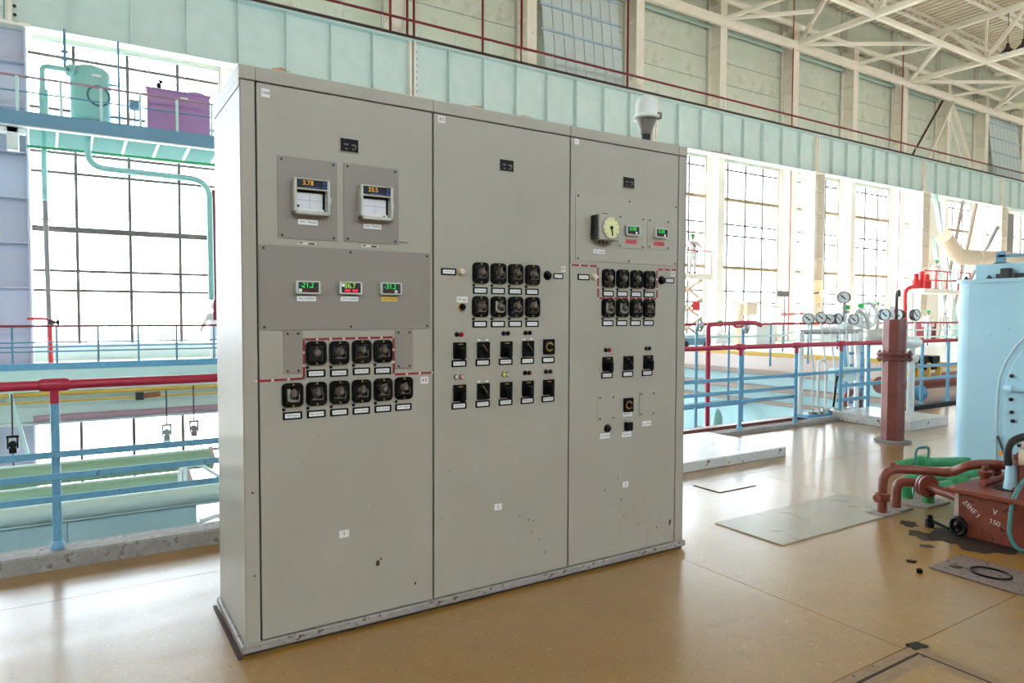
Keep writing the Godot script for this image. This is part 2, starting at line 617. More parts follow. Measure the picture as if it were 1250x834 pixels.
	bx(st, Vector3(80, -6, -25.8), Vector3(80.3, 20.4, 16.3))
	obj("masonry", st, "plain_wall", wr)
	var wn := structure("wall_near")
	st = S()
	var wy0 := 10.5
	var wy1 := 13.9
	bx(st, Vector3(-26, -6, 16), Vector3(80, wy0, 16.3))
	bx(st, Vector3(-26, wy1, 16), Vector3(80, 20.4, 16.3))
	for x in WALL_COLS:
		bx(st, Vector3(x - 0.5, wy0, 16), Vector3(x + 0.5, wy1, 16.3))
	bx(st, Vector3(75.5, wy0, 16), Vector3(80, wy1, 16.3))
	obj("masonry", st, "plain_wall", wn)
	for i in WALL_COLS.size() - 1:
		n += 1
		window("window_%d" % n, WALL_COLS[i] + 0.5, WALL_COLS[i + 1] - 0.5, wy0, wy1, [wy0 + 2.3], 16.15, false)

func window(called: String, x0: float, x1: float, y0: float, y1: float, tr: Array, z: float, split: bool):
	var w := structure(called)
	var xs := [x0]
	for k in 3:
		xs.append((x0 + x1) * 0.5 + (k - 1) * 1.46)
	xs.append(x1)
	var ysl := [y0] + tr + [y1]
	ysl.sort()
	for k in range(1, 4):
		var st := S()
		var mh := 0.045
		bx(st, Vector3(xs[k] - mh, y0, z - 0.04), Vector3(xs[k] + mh, y1, z + 0.04))
		obj("mullion", st, "mullion", w)
	for t in tr:
		var thick: bool = (t == 7.75 and x0 > 10.0) or t == 4.08
		var st := S()
		var h := 0.085 if thick else 0.042
		bx(st, Vector3(x0, t - h, z - 0.035), Vector3(x1, t + h, z + (0.16 if thick else 0.035)))
		obj("transom", st, "transom" if thick and x0 > 10.0 else "mullion", w)
	var st2 := S()
	bx(st2, Vector3(x0, y0, z - 0.05), Vector3(x1, y0 + 0.06, z + 0.1))
	bx(st2, Vector3(x0, y1 - 0.06, z - 0.05), Vector3(x1, y1, z + 0.05))
	obj("window_frame", st2, "white_paint", w)
	if not split:
		var st := S()
		bx(st, Vector3(x0, y0, z - 0.003), Vector3(x1, y1, z + 0.003))
		obj("pane", st, "pane", w)
		return
	for i in 4:
		for k in ysl.size() - 1:
			var st := S()
			bx(st, Vector3(xs[i] + 0.015, ysl[k] + 0.015, z - 0.003), Vector3(xs[i + 1] - 0.015, ysl[k + 1] - 0.015, z + 0.003))
			obj("pane", st, "pane", w)

func steelwork():
	var where := ["beyond the frame", "", "", "", "behind the wide pale column", "seen past the cabinet's top corner", "above the cabinet's first section", "between the red riser and the blue shutter", "just past the blue shutter", "with the first cream roof strut", "where the first roof truss lands", "between two roof trusses", "where the second roof truss lands", "with the splayed knee braces", "before the far shutter", "behind the far shutter", "", ""]
	for i in range(3, 16):
		var x: float = WALL_COLS[i]
		var c := thing("wall_column", Vector3(x, -6, -25.1), "cream steel wall column %s" % (where[i] if where[i] else "in the glazed far wall"), "column", "steel columns along the glazed wall")
		var st := S()
		bx(st, Vector3(x - 0.03, -6, -25.45), Vector3(x + 0.03, 17.6, -24.72))
		obj("web", st, "cream", c)
		st = S()
		bx(st, Vector3(x - 0.25, -6, -24.74), Vector3(x + 0.25, 17.6, -24.68), 0.01)
		obj("front_flange", st, "cream", c)
		st = S()
		bx(st, Vector3(x - 0.25, -6, -25.49), Vector3(x + 0.25, 17.6, -25.44), 0.01)
		obj("back_flange", st, "cream", c)
		var y := -5.0
		while y < 17.0:
			st = S()
			bx(st, Vector3(x - 0.23, y, -25.44), Vector3(x - 0.03, y + 0.025, -24.74))
			obj("stiffener", st, "cream", c)
			y += 1.36
	var cw := ["", "", "wide lilac grey crane column rising at the picture's edge", "crane column hidden behind the cabinet's first section", "crane column hidden behind the cabinet's last section", "pale crane column with brown web right of the tall window bay", "pale crane column carrying the rusty girder joint", "pale crane column above the blue machine", ""]
	for i in range(2, 8):
		var x: float = CRANE_COLS[i]
		var c := thing("crane_column", Vector3(x, -6, -24), cw[i], "column", "columns under the crane girder")
		var paint := "lilac" if i == 2 else "cream"
		var st := S()
		bx(st, Vector3(x - 0.42, -6, -24.03), Vector3(x + 0.42, 9.44, -23.98))
		obj("web", st, paint, c)
		for s in [-1, 1]:
			st = S()
			bx(st, Vector3(x + s * 0.43 - 0.03, -6, -24.42), Vector3(x + s * 0.43 + 0.03, 9.44, -23.6), 0.01)
			obj("flange", st, paint, c)
		var y := -5.3
		while y < 9.2:
			st = S()
			bx(st, Vector3(x - 0.4, y, -23.98), Vector3(x + 0.4, y + 0.03, -23.66))
			obj("stiffener", st, paint, c)
			y += 1.25
		st = S()
		bx(st, Vector3(x - 0.55, 9.4, -24.45), Vector3(x + 0.55, 9.5, -23.55), 0.01)
		obj("cap_plate", st, "cream", c)
	# crane girder, span by span
	var gl := ["", "pale cyan girder span cut by the picture's corner", "pale cyan girder span above the mezzanine tank", "pale cyan girder span above the cabinet", "pale cyan girder span with the beacon in front of it", "pale cyan girder span with rust under it, right of the beacon", "greenish crane girder span between the two rusty joints", "far greenish crane girder span above the blue machine"]
	for i in range(1, 8):
		var x0: float = CRANE_COLS[i]
		var x1: float = CRANE_COLS[i + 1]
		var g := thing("crane_girder", Vector3((x0 + x1) * 0.5, 9.5, -24), gl[i], "girder", "spans of the crane girder")
		var st := S()
		bx(st, Vector3(x0 + 0.01, 9.56, -24.03), Vector3(x1 - 0.01, 11.55, -23.97))
		obj("web", st, "girder", g)
		st = S()
		bx(st, Vector3(x0 + 0.01, 9.5, -24.25), Vector3(x1 - 0.01, 9.56, -23.75), 0.008)
		obj("bottom_flange", st, "girder_edge", g)
		st = S()
		bx(st, Vector3(x0 + 0.01, 11.55, -24.3), Vector3(x1 - 0.01, 11.61, -23.7), 0.008)
		obj("top_flange", st, "girder_edge", g)
		st = S()
		bx(st, Vector3(x0, 11.61, -24.42), Vector3(x1, 11.68, -23.62))
		obj("walkway_edge", st, "dark_brown", g)
		var n := int(round((x1 - x0) / 1.5))
		for k in range(1, n):
			st = S()
			var x := lerpf(x0, x1, float(k) / n)
			bx(st, Vector3(x - 0.014, 9.56, -23.97), Vector3(x + 0.014, 11.55, -23.78))
			obj("stiffener", st, "girder", g)
		for e in [x0 + 0.09, x1 - 0.09]:
			st = S()
			bx(st, Vector3(e - 0.05, 9.52, -24.2), Vector3(e + 0.05, 11.6, -23.76), 0.008)
			obj("end_plate", st, "cream" if i > 1 else "girder", g)
		st = S()
		for k in 7:
			lathe(st, Vector3(x0 + 0.2, 9.8 + k * 0.24, -23.965), Vector3(0, 0, 1), [[0.045, 0.0], [0.045, 0.04], [0.0, 0.045]], 6, true)
		obj("bolt_row", st, "dark_brown", g)
		# patches of rust scale along the lower edge of the web
		var rr := RandomNumberGenerator.new()
		rr.seed = 300 + i
		for k in (3 if i < 4 else 6):
			st = S()
			var rx := rr.randf_range(x0 + 0.8, x1 - 0.8) if k > 1 or i < 4 else (x0 + 0.75 + k * 0.8)
			if i == 2 and k == 0:
				rx = 6.0
			var rw := rr.randf_range(0.2, 0.6)
			var rh := rr.randf_range(0.06, 0.2)
			var poly := []
			for q in 15:
				var a := PI * q / 14.0
				poly.append(Vector2(cos(a) * rw * rr.randf_range(0.7, 1.0), sin(a) * rh * rr.randf_range(0.4, 1.0)))
			solid(st, poly, Transform3D(Basis(), Vector3(rx, 9.565, -23.971)), 0.0015)
			obj("rust_patch", st, "rust_scale", g)
	# railing on the girder walkway
	var rl := thing("walkway_railing", Vector3(20, 11.68, -23.75), "thin dark red handrail on white posts along the crane girder", "railing")
	var st := S()
	tube(st, [Vector3(-8, 12.26, -23.75), Vector3(30, 12.28, -23.75), Vector3(66, 12.28, -23.75)], 0.05, 8)
	obj("handrail", st, "dark_red", rl)
	var px := -7.0
	while px < 65.0:
		st = S()
		bx(st, Vector3(px - 0.018, 11.68, -23.77), Vector3(px + 0.018, 12.26, -23.73))
		obj("post", st, "white_paint", rl)
		px += 1.5
	# red risers
	var risers := [[10.1, -24.45, 11.7, 20.0, "red riser pipe beside the cream column over the cabinet"], [10.78, -24.45, 11.7, 20.0, "red riser pipe paired with another over the cabinet"], [11.05, -24.45, 11.7, 20.0, "right one of the paired red riser pipes"], [14.4, -25.05, 11.7, 20.0, "thick red riser pipe left of the blue shutter"], [15.95, -24.5, 11.7, 20.0, "red riser pipe on the cream column left of the shutter"], [21.8, -24.5, 11.7, 18.0, "red riser pipe right of the blue shutter"], [34.0, -24.55, -1.0, 19.0, "long thin red riser passing the first truss column"], [45.2, -24.55, -1.0, 19.0, "long thin red riser passing the second truss column"]]
	for r in risers:
		single("riser_pipe", Vector3(r[0], r[2], r[1]), r[4], "pipe", "dark_red" if r[0] < 30.0 else "dull_red", func(s): tube(s, [Vector3(r[0], r[2], r[1]), Vector3(r[0], r[3], r[1])], 0.05 if r[0] < 30.0 else 0.035, 8), "red riser pipes")
	# eaves struts
	single("eaves_strut", Vector3(20, 16.3, -24.6), "cream eaves beam running along the column tops", "beam", "cream", func(s): bx(s, Vector3(-26, 16.32, -24.72), Vector3(80, 16.78, -24.5), 0.02))
	single("upper_beam", Vector3(20, 17.6, -24.9), "cream tubular beam above the eaves beam", "beam", "cream", func(s): tube(s, [Vector3(-26, 17.85, -24.9), Vector3(80, 17.85, -24.9)], 0.17, 10))
	# ventilation shutters
	shutter(17.15, 21.55, "pale blue slatted shutter tilted open above the crane girder")
	shutter(57.7, 62.5, "far grey slatted shutter at the end of the upper wall")

func shutter(x0: float, x1: float, label: String):
	var t := thing("wall_shutter", Vector3((x0 + x1) * 0.5, 11.9, -24.5), label, "shutter", "tilted shutters in the upper wall")
	var n := 8
	var tilt := Vector3(0, 4.6, -0.55).normalized()
	var base := Vector3(0, 11.75, -24.45)
	for k in n:
		var xa := lerpf(x0, x1, float(k) / n) + 0.02
		var xb := lerpf(x0, x1, float(k + 1) / n) - 0.02
		var st := S()
		var mid := base + tilt * 2.35
		box(st, Vector3((xa + xb) * 0.5, mid.y, mid.z), Vector3(xb - xa, 4.7, 0.04), 0.01, Basis(Vector3.RIGHT, tilt, Vector3.RIGHT.cross(tilt)))
		obj("slat", st, "flap_blue", t)
	for h in [0.9, 2.0, 3.1, 4.2]:
		var st := S()
		var p = base + tilt * h
		box(st, Vector3((x0 + x1) * 0.5, p.y, p.z + 0.05), Vector3(x1 - x0 + 0.2, 0.1, 0.07), 0.01)
		obj("rail", st, "flap_rail", t)

func roof():
	var ce := structure("ceiling")
	var st := S()
	bx(st, Vector3(-26.3, 20.4, -25.85), Vector3(80.3, 20.7, 16.3))
	obj("deck", st, "plain_wall", ce)
	# profiled sheet, ribs running across the hall
	st = S()
	var x := -26.0
	while x < 79.0:
		var w := 0.5
		var y0 := 20.1
		var y1 := 20.32
		var a := [Vector2(x, y1), Vector2(x + w * 0.25, y1), Vector2(x + w * 0.35, y0), Vector2(x + w * 0.9, y0), Vector2(x + w, y1)]
		st.set_smooth_group(-1)
		for k in 4:
			var p: Vector2 = a[k]
			var q: Vector2 = a[k + 1]
			quad(st, Vector3(p.x, p.y, -25.5), Vector3(q.x, q.y, -25.5), Vector3(q.x, q.y, 16), Vector3(p.x, p.y, 16), Vector3((p.x + q.x) * 0.5, 30, -5))
		x += w
	obj("profiled_sheet", st, "roof", ce)
	# purlins
	var pl := 0
	var z := -23.0
	while z < 2.0:
		var t := thing("roof_purlin", Vector3(40, 19.4, z), "cream lattice purlin %s under the ribbed roof" % ["next to the glazed wall", "second from the glazed wall", "third from the glazed wall", "fourth from the glazed wall", "fifth from the glazed wall", "sixth from the glazed wall", "above the open well", "above the operating floor", "nearest the viewer"][mini(pl, 8)], "purlin", "lattice roof purlins")
		for y in [20.02, 19.55]:
			st = S()
			bx(st, Vector3(-26, y - 0.06, z - 0.08), Vector3(80, y + 0.06, z + 0.08))
			obj("chord", st, "cream", t)
		st = S()
		var xx := 10.0
		var up := true
		while xx < 78.0:
			bar(st, Vector3(xx, 19.6 if up else 19.98, z), Vector3(xx + 0.75, 19.98 if up else 19.6, z), 0.05, 0.05)
			up = not up
			xx += 0.75
		obj("lacing", st, "cream", t)
		z += 3.0
		pl += 1
	# trusses across the hall
	var tl := ["roof truss crossing above the cabinet", "roof truss over the cabinet's far end", "nearest roof truss fully in view", "second roof truss in view", "farthest roof truss in view"]
	for i in range(0, 5):
		var X: float = [10.5, 22.75, 34.5, 46.2, 57.8][i]
		var t := thing("roof_truss", Vector3(X, 16.5, -5), "cream steel " + tl[i], "truss", "roof trusses")
		st = S()
		bx(st, Vector3(X - 0.14, 16.55, -24.6), Vector3(X + 0.14, 16.85, 15.9), 0.02)
		obj("bottom_chord", st, "cream", t)
		st = S()
		bx(st, Vector3(X - 0.14, 19.15, -24.6), Vector3(X + 0.14, 19.42, 15.9), 0.02)
		obj("top_chord", st, "cream", t)
		var zz := -24.5
		var k := 0
		while zz < 12.0:
			st = S()
			bar(st, Vector3(X, 16.75, zz), Vector3(X, 19.25, zz + 2.1), 0.2, 0.16, Vector3.RIGHT)
			obj("diagonal", st, "cream", t)
			st = S()
			bar(st, Vector3(X, 19.25, zz + 2.1), Vector3(X, 16.75, zz + 4.3), 0.2, 0.16, Vector3.RIGHT)
			obj("diagonal", st, "cream", t)
			st = S()
			bar(st, Vector3(X, 16.75, zz + 4.3), Vector3(X, 19.25, zz + 4.3), 0.12, 0.12)
			obj("hanger", st, "cream", t)
			zz += 4.3
			k += 1
	# bracing in the plane of the bottom chords
	single("tie_beam", Vector3(40, 16.6, -20.25), "long cream tie beam crossing the roof trusses", "beam", "cream", func(s): bx(s, Vector3(0, 16.58, -20.36), Vector3(79, 16.82, -20.14), 0.02))
	single("tie_beam", Vector3(40, 16.6, -12.0), "second cream tie beam further into the hall", "beam", "cream", func(s): bx(s, Vector3(0, 16.58, -12.1), Vector3(79, 16.82, -11.9), 0.02))
	var br := [[28.5, -24.5, 28.5 + 0.7, -20.3, "cream roof brace landing above the first strut"], [28.6, -24.5, 31.5, -21.6, "cream roof brace rising from the wall past the top edge"], [34.6, -24.6, 41.2, -20.25, "level cream roof brace from the first truss to the tie beam"], [40.2, -24.6, 41.2, -20.25, "short cream roof brace at mid bay"], [46.1, -24.6, 41.2, -20.25, "steep cream roof brace from the second truss to the tie beam"], [46.3, -24.6, 52.8, -20.25, "level cream roof brace beyond the second truss"], [51.6, -24.6, 52.8, -20.25, "short cream roof brace in the far bay"], [57.6, -24.6, 52.8, -20.25, "steep cream roof brace in the far bay"]]
	for b in br:
		single("roof_brace", Vector3(b[0], 16.7, b[1]), b[4], "brace", "cream", func(s): bar(s, Vector3(b[0], 16.7, b[1]), Vector3(b[2], 16.7, b[3]), 0.2, 0.16, Vector3.UP, 0.01), "level roof braces")
	# knee braces down from the eaves at the far bays
	for b in [[51.6, 16.3, 48.2, 11.7, "cream knee brace leaning down to the first side"], [51.4, 16.3, 54.6, 11.7, "cream knee brace leaning down to the far side"], [51.5, 14.9, 53.8, 11.7, "short cream knee brace behind the far one"], [46.4, 11.7, 50.4, 16.2, "dark knee brace behind the cream ones"]]:
		single("knee_brace", Vector3(b[0], b[1], -24.5), b[4], "brace", "cream" if b[4][0] == "c" or b[4][0] == "s" else "dark_brown", func(s): bar(s, Vector3(b[0], b[1], -24.5 if b[4][0] == "c" else -24.62), Vector3(b[2], b[3], -24.5 if b[4][0] == "c" else -24.62), 0.2 if b[4][0] == "c" else 0.1, 0.16 if b[4][0] == "c" else 0.08), "knee braces")
	# pendant lamps, unlit
	for p in [[46.3, -19.1, "left one of two dark pendant lamps under the roof"], [46.3, -18.3, "right one of two dark pendant lamps under the roof"]]:
		var t := thing("pendant_lamp", Vector3(p[0], 16.7, p[1]), p[2], "lamp", "pendant lamps")
		st = S()
		tube(st, [Vector3(p[0], 17.4, p[1]), Vector3(p[0], 19.2, p[1])], 0.02, 6)
		obj("rod", st, "dark_brown", t)
		st = S()
		lathe(st, Vector3(p[0], 16.8, p[1]), Vector3.UP, [[0.36, 0.0], [0.38, 0.02], [0.3, 0.16], [0.12, 0.34], [0.07, 0.6], [0.0, 0.62]], 16)
		obj("shade", st, "dark_brown", t)
		st = S()
		lathe(st, Vector3(p[0], 16.8, p[1]), Vector3.UP, [[0.0, -0.16], [0.22, -0.13], [0.35, 0.0], [0.36, 0.02]], 16)
		obj("bowl", st, "card", t)

# ---------- the control cabinet ----------
const CF := -3.12   # z of the cabinet's front

func cabinet():
	var t := thing("control_cabinet", Vector3(1.94, 0, -3.43), "tall grey three-section control cabinet with rows of black switches", "cabinet")
	var st := S()
	bx(st, Vector3(0.607, 0.05, -3.735), Vector3(3.278, 2.49, CF - 0.014), 0.003)
	obj("body", st, "seam", t)
	# outer skins: side panels, stiles, top band
	for s in [[0.605, 0.609], [3.276, 3.28]]:
		st = S()
		bx(st, Vector3(s[0], 0.05, -3.74), Vector3(s[1], 2.462, CF))
		obj("side_panel", st, "cab", t)
	st = S()
	bx(st, Vector3(0.608, 0.05, -3.745), Vector3(3.277, 2.5, -3.735))
	obj("back_panel", st, "cab", t)
	for s in [[0.609, 0.668], [3.212, 3.276]]:
		st = S()
		bx(st, Vector3(s[0], 0.05, CF - 0.016), Vector3(s[1], 2.494, CF), 0.002)
		obj("stile", st, "cab", t)
	for s in [[0.603, 0.671], [0.6725, 1.511], [1.5125, 2.359], [2.3615, 3.208], [3.2095, 3.282]]:
		st = S()
		bx(st, Vector3(s[0], 2.498, -3.745), Vector3(s[1], 2.556, CF + 0.002), 0.002)
		obj("top_band", st, "cab", t)
	for s in [0.603, 3.279]:
		st = S()
		bx(st, Vector3(s, 2.466, -3.745), Vector3(s + 0.003, 2.498, CF + 0.001))
		obj("side_band", st, "cab", t)
	var doors := []
	for s in [[0.6755, 1.507], [1.5155, 2.356], [2.3645, 3.2045]]:
		st = S()
		bx(st, Vector3(s[0], 0.057, CF - 0.013), Vector3(s[1], 2.492, CF), 0.002)
		doors.append(obj("door_panel", st, "cab", t))
	# plinth with a shadow gap under it
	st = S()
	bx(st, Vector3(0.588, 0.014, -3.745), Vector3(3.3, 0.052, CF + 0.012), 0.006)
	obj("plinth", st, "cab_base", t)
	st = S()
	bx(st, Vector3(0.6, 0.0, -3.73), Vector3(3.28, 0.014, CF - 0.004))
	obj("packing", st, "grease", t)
	st = S()
	bx(st, Vector3(0.57, 0.0, -3.75), Vector3(0.588, 0.006, CF + 0.02))
	obj("floor_angle", st, "dark_brown", t)
	# small plates with numbers and signs
	sign_plate(t, 0.713, 2.452, 0.036, 0.036, "1AM", "ink")
	sign_plate(t, 1.558, 2.468, 0.04, 0.034, "ЖВ", "red_ink")
	sign_plate(t, 2.404, 2.472, 0.03, 0.03, "~", "ink")
	sign_plate(t, 1.462, 1.172, 0.042, 0.034, "ЖВ", "red_ink")
	sign_plate(t, 1.048, 0.469, 0.047, 0.034, "1", "ink")
	sign_plate(t, 1.892, 0.472, 0.046, 0.034, "2", "ink")
	sign_plate(t, 2.791, 0.476, 0.046, 0.034, "3", "ink")
	sign_plate(t, 2.316, 1.755, 0.032, 0.03, "ЖВ", "red_ink")
	sign_plate(t, 3.166, 1.757, 0.036, 0.03, "ЖВ", "red_ink")
	# black annunciators
	for p in [[1.084, 2.276], [1.938, 2.284], [2.791, 2.284]]:
		st = S()
		bx(st, Vector3(p[0] - 0.048, p[1] - 0.034, CF), Vector3(p[0] + 0.048, p[1] + 0.034, CF + 0.004), 0.001)
		var fr := obj("annunciator", st, "cab_plate_light", t)
		st = S()
		bx(st, Vector3(p[0] - 0.042, p[1] - 0.029, CF + 0.003), Vector3(p[0] + 0.042, p[1] + 0.029, CF + 0.006))
		obj("screen", st, "black", fr)
		st = S()
		bx(st, Vector3(p[0] - 0.026, p[1] + 0.0, CF + 0.0055), Vector3(p[0] - 0.006, p[1] + 0.006, CF + 0.007))
		bx(st, Vector3(p[0] - 0.02, p[1] - 0.02, CF + 0.0055), Vector3(p[0] - 0.01, p[1] - 0.014, CF + 0.007))
		bx(st, Vector3(p[0] + 0.01, p[1] + 0.0, CF + 0.0055), Vector3(p[0] + 0.03, p[1] + 0.006, CF + 0.007))
		bx(st, Vector3(p[0] + 0.026, p[1] - 0.012, CF + 0.0055), Vector3(p[0] + 0.032, p[1] + 0.003, CF + 0.007))
		bx(st, Vector3(p[0] + 0.014, p[1] - 0.02, CF + 0.0055), Vector3(p[0] + 0.024, p[1] - 0.014, CF + 0.007))
		obj("marks", st, "knob", fr)
	# section one: two recorder plates, the meter plate, small blanks
	for p in [[0.759, 1.026, 2.192, 1.832], [1.056, 1.327, 2.194, 1.834]]:
		screwed_plate(t, p[0], p[1], p[3], p[2], "cab_plate", 2, 2)
	screwed_plate(t, 0.679, 1.494, 1.427, 1.80, "cab_plate", 3, 2)
	screwed_plate(t, 0.778, 0.861, 1.231, 1.425, "cab_plate", 2, 2)
	screwed_plate(t, 1.306, 1.4, 1.232, 1.425, "cab_plate", 2, 2)
	recorder(t, 0.9, 2.018, "3.78")
	recorder(t, 1.203, 2.018, "33.5")
	for p in [[0.89, 1.91], [1.194, 1.912]]:
		strip(t, p[0], p[1], 0.088, 0.024, "card", CF + 0.004)
	for p in [[0.887, 1.815], [1.182, 1.819]]:
		st = S()
		bx(st, Vector3(p[0] - 0.042, p[1] - 0.006, CF), Vector3(p[0] + 0.04, p[1] + 0.006, CF + 0.001))
		var torn := obj("torn_sticker", st, "tape_white", t)
		st = S()
		bx(st, Vector3(p[0] + 0.005, p[1] - 0.004, CF + 0.0008), Vector3(p[0] + 0.034, p[1] + 0.003, CF + 0.0016))
		bx(st, Vector3(p[0] - 0.036, p[1] - 0.001, CF + 0.0008), Vector3(p[0] - 0.02, p[1] + 0.004, CF + 0.0016))
		obj("grime", st, "grease", torn)
	st = S()
	bx(st, Vector3(1.33, 1.846, CF), Vector3(1.375, 1.849, CF + 0.003))
	obj("wire_end", st, "dark_steel", t)
	meter(t, 0.885, 1.618, "-21.2", "digit_green", false, CF + 0.003)
	meter(t, 1.081, 1.62, "36.7", "digit_lime", true, CF + 0.003)
	meter(t, 1.28, 1.621, "-31.2", "digit_green", false, CF + 0.003)
	strip(t, 0.881, 1.568, 0.086, 0.023, "card", CF + 0.0035)
	strip(t, 1.08, 1.57, 0.084, 0.023, "card", CF + 0.0035)
	strip(t, 1.277, 1.572, 0.082, 0.023, "label_yellow", CF + 0.0035)
	for p in [[0.922, 1.322, 1], [1.029, 1.32, 0], [1.137, 1.323, 0], [1.242, 1.322, 0], [0.815, 1.137, 2], [0.922, 1.137, 0], [1.029, 1.137, 0], [1.135, 1.137, 0], [1.243, 1.138, 0], [1.349, 1.139, 0]]:
		rotary(t, p[0], p[1], p[2])
		nameplate(t, p[0], p[1] - 0.093)
	dashed(t, [[0.661, 1.206], [0.868, 1.208], [0.868, 1.384], [1.299, 1.388], [1.299, 1.207], [1.506, 1.208]])
	# section two
	for r in [[1.714, [1.78, 1.888, 1.995, 2.104]], [1.54, [1.778, 1.888, 1.996, 2.105]]]:
		for k in 4:
			rotary(t, r[1][k], r[0], 2 if r[0] < 1.6 and k == 1 else 0)
			nameplate(t, r[1][k], r[0] - 0.091)
	nameplate(t, 1.597, 1.714)
	button(t, 1.67, 1.715, 0.017, "lamp_white", "brass")
	strip(t, 1.675, 1.575, 0.065, 0.03, "card", CF)
	button(t, 1.673, 1.538, 0.018, "black", "brass")
	button(t, 2.207, 1.715, 0.021, "black", "bakelite")
	nameplate(t, 2.28, 1.714, 0.068, 0.032)
	var kinds := [[0, 1, 0, 1, 2], [0, 1, 0, 0, 0]]
	for r in 2:
		var y: float = [1.315, 1.098][r]
		for k in 5:
			var x: float = [1.657, 1.797, 1.938, 2.077, 2.215][k]
			square_switch(t, x, y + (0.007 if r == 0 and k == 4 else 0.0), kinds[r][k])
			nameplate(t, x - 0.001, y - 0.067)
			if kinds[r][k] == 1:
				for sx in [-0.024, 0.024]:
					strip(t, x + sx, y + 0.051, 0.018, 0.008, "card", CF, false)
	for l in [[1.643, 1.397, "black"], [1.67, 1.397, "lamp_red"], [1.923, 1.399, "black"], [1.95, 1.399, "black"], [2.063, 1.4, "black"], [2.091, 1.4, "black"], [1.64, 1.179, "lamp_white"], [1.67, 1.178, "lamp_pink"], [1.925, 1.18, "lamp_yellow"], [1.949, 1.179, "lamp_white"], [2.061, 1.183, "black"], [2.088, 1.182, "lamp_dim"], [2.199, 1.183, "black"], [2.229, 1.183, "lamp_dim"], [2.627, 1.293, "black"], [2.654, 1.293, "lamp_red"], [2.947, 1.294, "dark_steel"], [2.973, 1.294, "black"]]:
		button(t, l[0], l[1], 0.0105, l[2], "bakelite")
	# section three
	screwed_plate(t, 2.397, 3.2, 1.806, 2.186, "cab_plate_light", 3, 2)
	screwed_plate(t, 2.707, 2.925, 1.895, 2.089, "cab_plate_light", 2, 2, CF + 0.003)
	screwed_plate(t, 2.942, 3.134, 1.9, 2.088, "cab_plate_light", 2, 2, CF + 0.003)
	meter(t, 2.812, 2.0, "0.00", "digit_green", false, CF + 0.006)
	meter(t, 3.045, 2.0, "0.00", "digit_green", false, CF + 0.006)
	strip(t, 2.811, 1.936, 0.086, 0.026, "label_red", CF + 0.0065)
	strip(t, 3.039, 1.936, 0.086, 0.026, "label_red", CF + 0.0065)
	strip(t, 2.569, 1.865, 0.088, 0.024, "card", CF + 0.004)
	pressure_box(t)
	for r in [[1.713, [2.641, 2.75, 2.859, 2.964]], [1.54, [2.64, 2.748, 2.857, 2.963]]]:
		for k in 4:
			rotary(t, r[1][k], r[0], 2 if r[0] < 1.6 and k < 2 else 1 if r[0] > 1.6 else 0)
			nameplate(t, r[1][k], r[0] - 0.09)
	nameplate(t, 2.459, 1.714)
	button(t, 2.535, 1.717, 0.018, "lamp_white", "brass")
	button(t, 3.069, 1.714, 0.022, "black", "bakelite")
	nameplate(t, 3.138, 1.714, 0.078, 0.033)
	dashed(t, [[2.367, 1.78], [2.563, 1.78], [2.569, 1.596], [3.034, 1.598], [3.031, 1.779], [3.204, 1.783]])
	for k in 3:
		square_switch(t, [2.639, 2.8, 2.96][k], 1.211, 1 if k == 1 else 0)
		nameplate(t, [2.638, 2.799, 2.958][k], 1.144)
	screwed_plate(t, 2.567, 2.706, 0.876, 1.026, "cab", 2, 2)
	screwed_plate(t, 2.893, 3.03, 0.879, 1.03, "cab", 2, 2)
	square_switch(t, 2.803, 0.958, 2)
	for p in [[2.801, 0.904], [2.96, 0.833], [2.627, 0.786], [2.796, 0.78]]:
		strip(t, p[0], p[1], 0.074, 0.031, "card", CF)
	button(t, 2.645, 0.829, 0.02, "black", "bakelite")
	st = S()
	bx(st, Vector3(2.775, 0.805, CF), Vector3(2.825, 0.855, CF + 0.03), 0.004)
	obj("toggle_block", st, "bakelite", t)
	# scuffs and chips on the lower doors
	st = S()
	var r2 := RandomNumberGenerator.new()
	r2.seed = 77
	for p in [[1.215, 0.3, 0.014], [1.21, 0.29, 0.008], [1.23, 0.315, 0.006], [1.41, 0.16, 0.008], [2.03, 0.4, 0.005], [2.09, 0.37, 0.006], [2.12, 0.36, 0.004], [2.11, 0.3, 0.005], [2.16, 0.25, 0.005], [2.63, 0.46, 0.006], [2.73, 0.52, 0.005], [2.76, 0.39, 0.006], [2.66, 0.37, 0.004], [2.78, 0.28, 0.005], [3.17, 0.19, 0.014], [3.165, 0.175, 0.012], [2.9, 0.22, 0.005], [3.05, 0.17, 0.007], [0.64, 0.72, 0.006], [0.645, 0.35, 0.005], [2.2, 0.17, 0.005], [1.6, 0.7, 0.003], [2.58, 1.18, 0.004]]:
		var poly := []
		for k in 7:
			var a := TAU * k / 7.0
			poly.append(Vector2(cos(a) * r2.randf_range(0.5, 1.0), sin(a) * r2.randf_range(0.6, 1.4)) * p[2])
		solid(st, poly, Transform3D(Basis(), Vector3(p[0], p[1], CF)), 0.0004)
	var ch := obj("paint_chips", st, "dark_brown", t)
	ch.set_meta("kind", "stuff")

func sign_plate(t: Node3D, x: float, y: float, w: float, h: float, words: String, ink: String):
	var st := S()
	bx(st, Vector3(x - w / 2, y - h / 2, CF), Vector3(x + w / 2, y + h / 2, CF + 0.0015))
	var o := obj("sign_plate", st, "card", t)
	lettering(words, Vector3(x, y, CF + 0.0016), 0.017 if words.length() < 3 else 0.013, ink, o)

func strip(t: Node3D, x: float, y: float, w: float, h: float, m: String, z: float, text := true):
	var st := S()
	bx(st, Vector3(x - w / 2, y - h / 2, z), Vector3(x + w / 2, y + h / 2, z + 0.0012))
	var o := obj("paper_label", st, m, t)
	if text:
		print_lines(o, x, y, w, h, z + 0.0012)

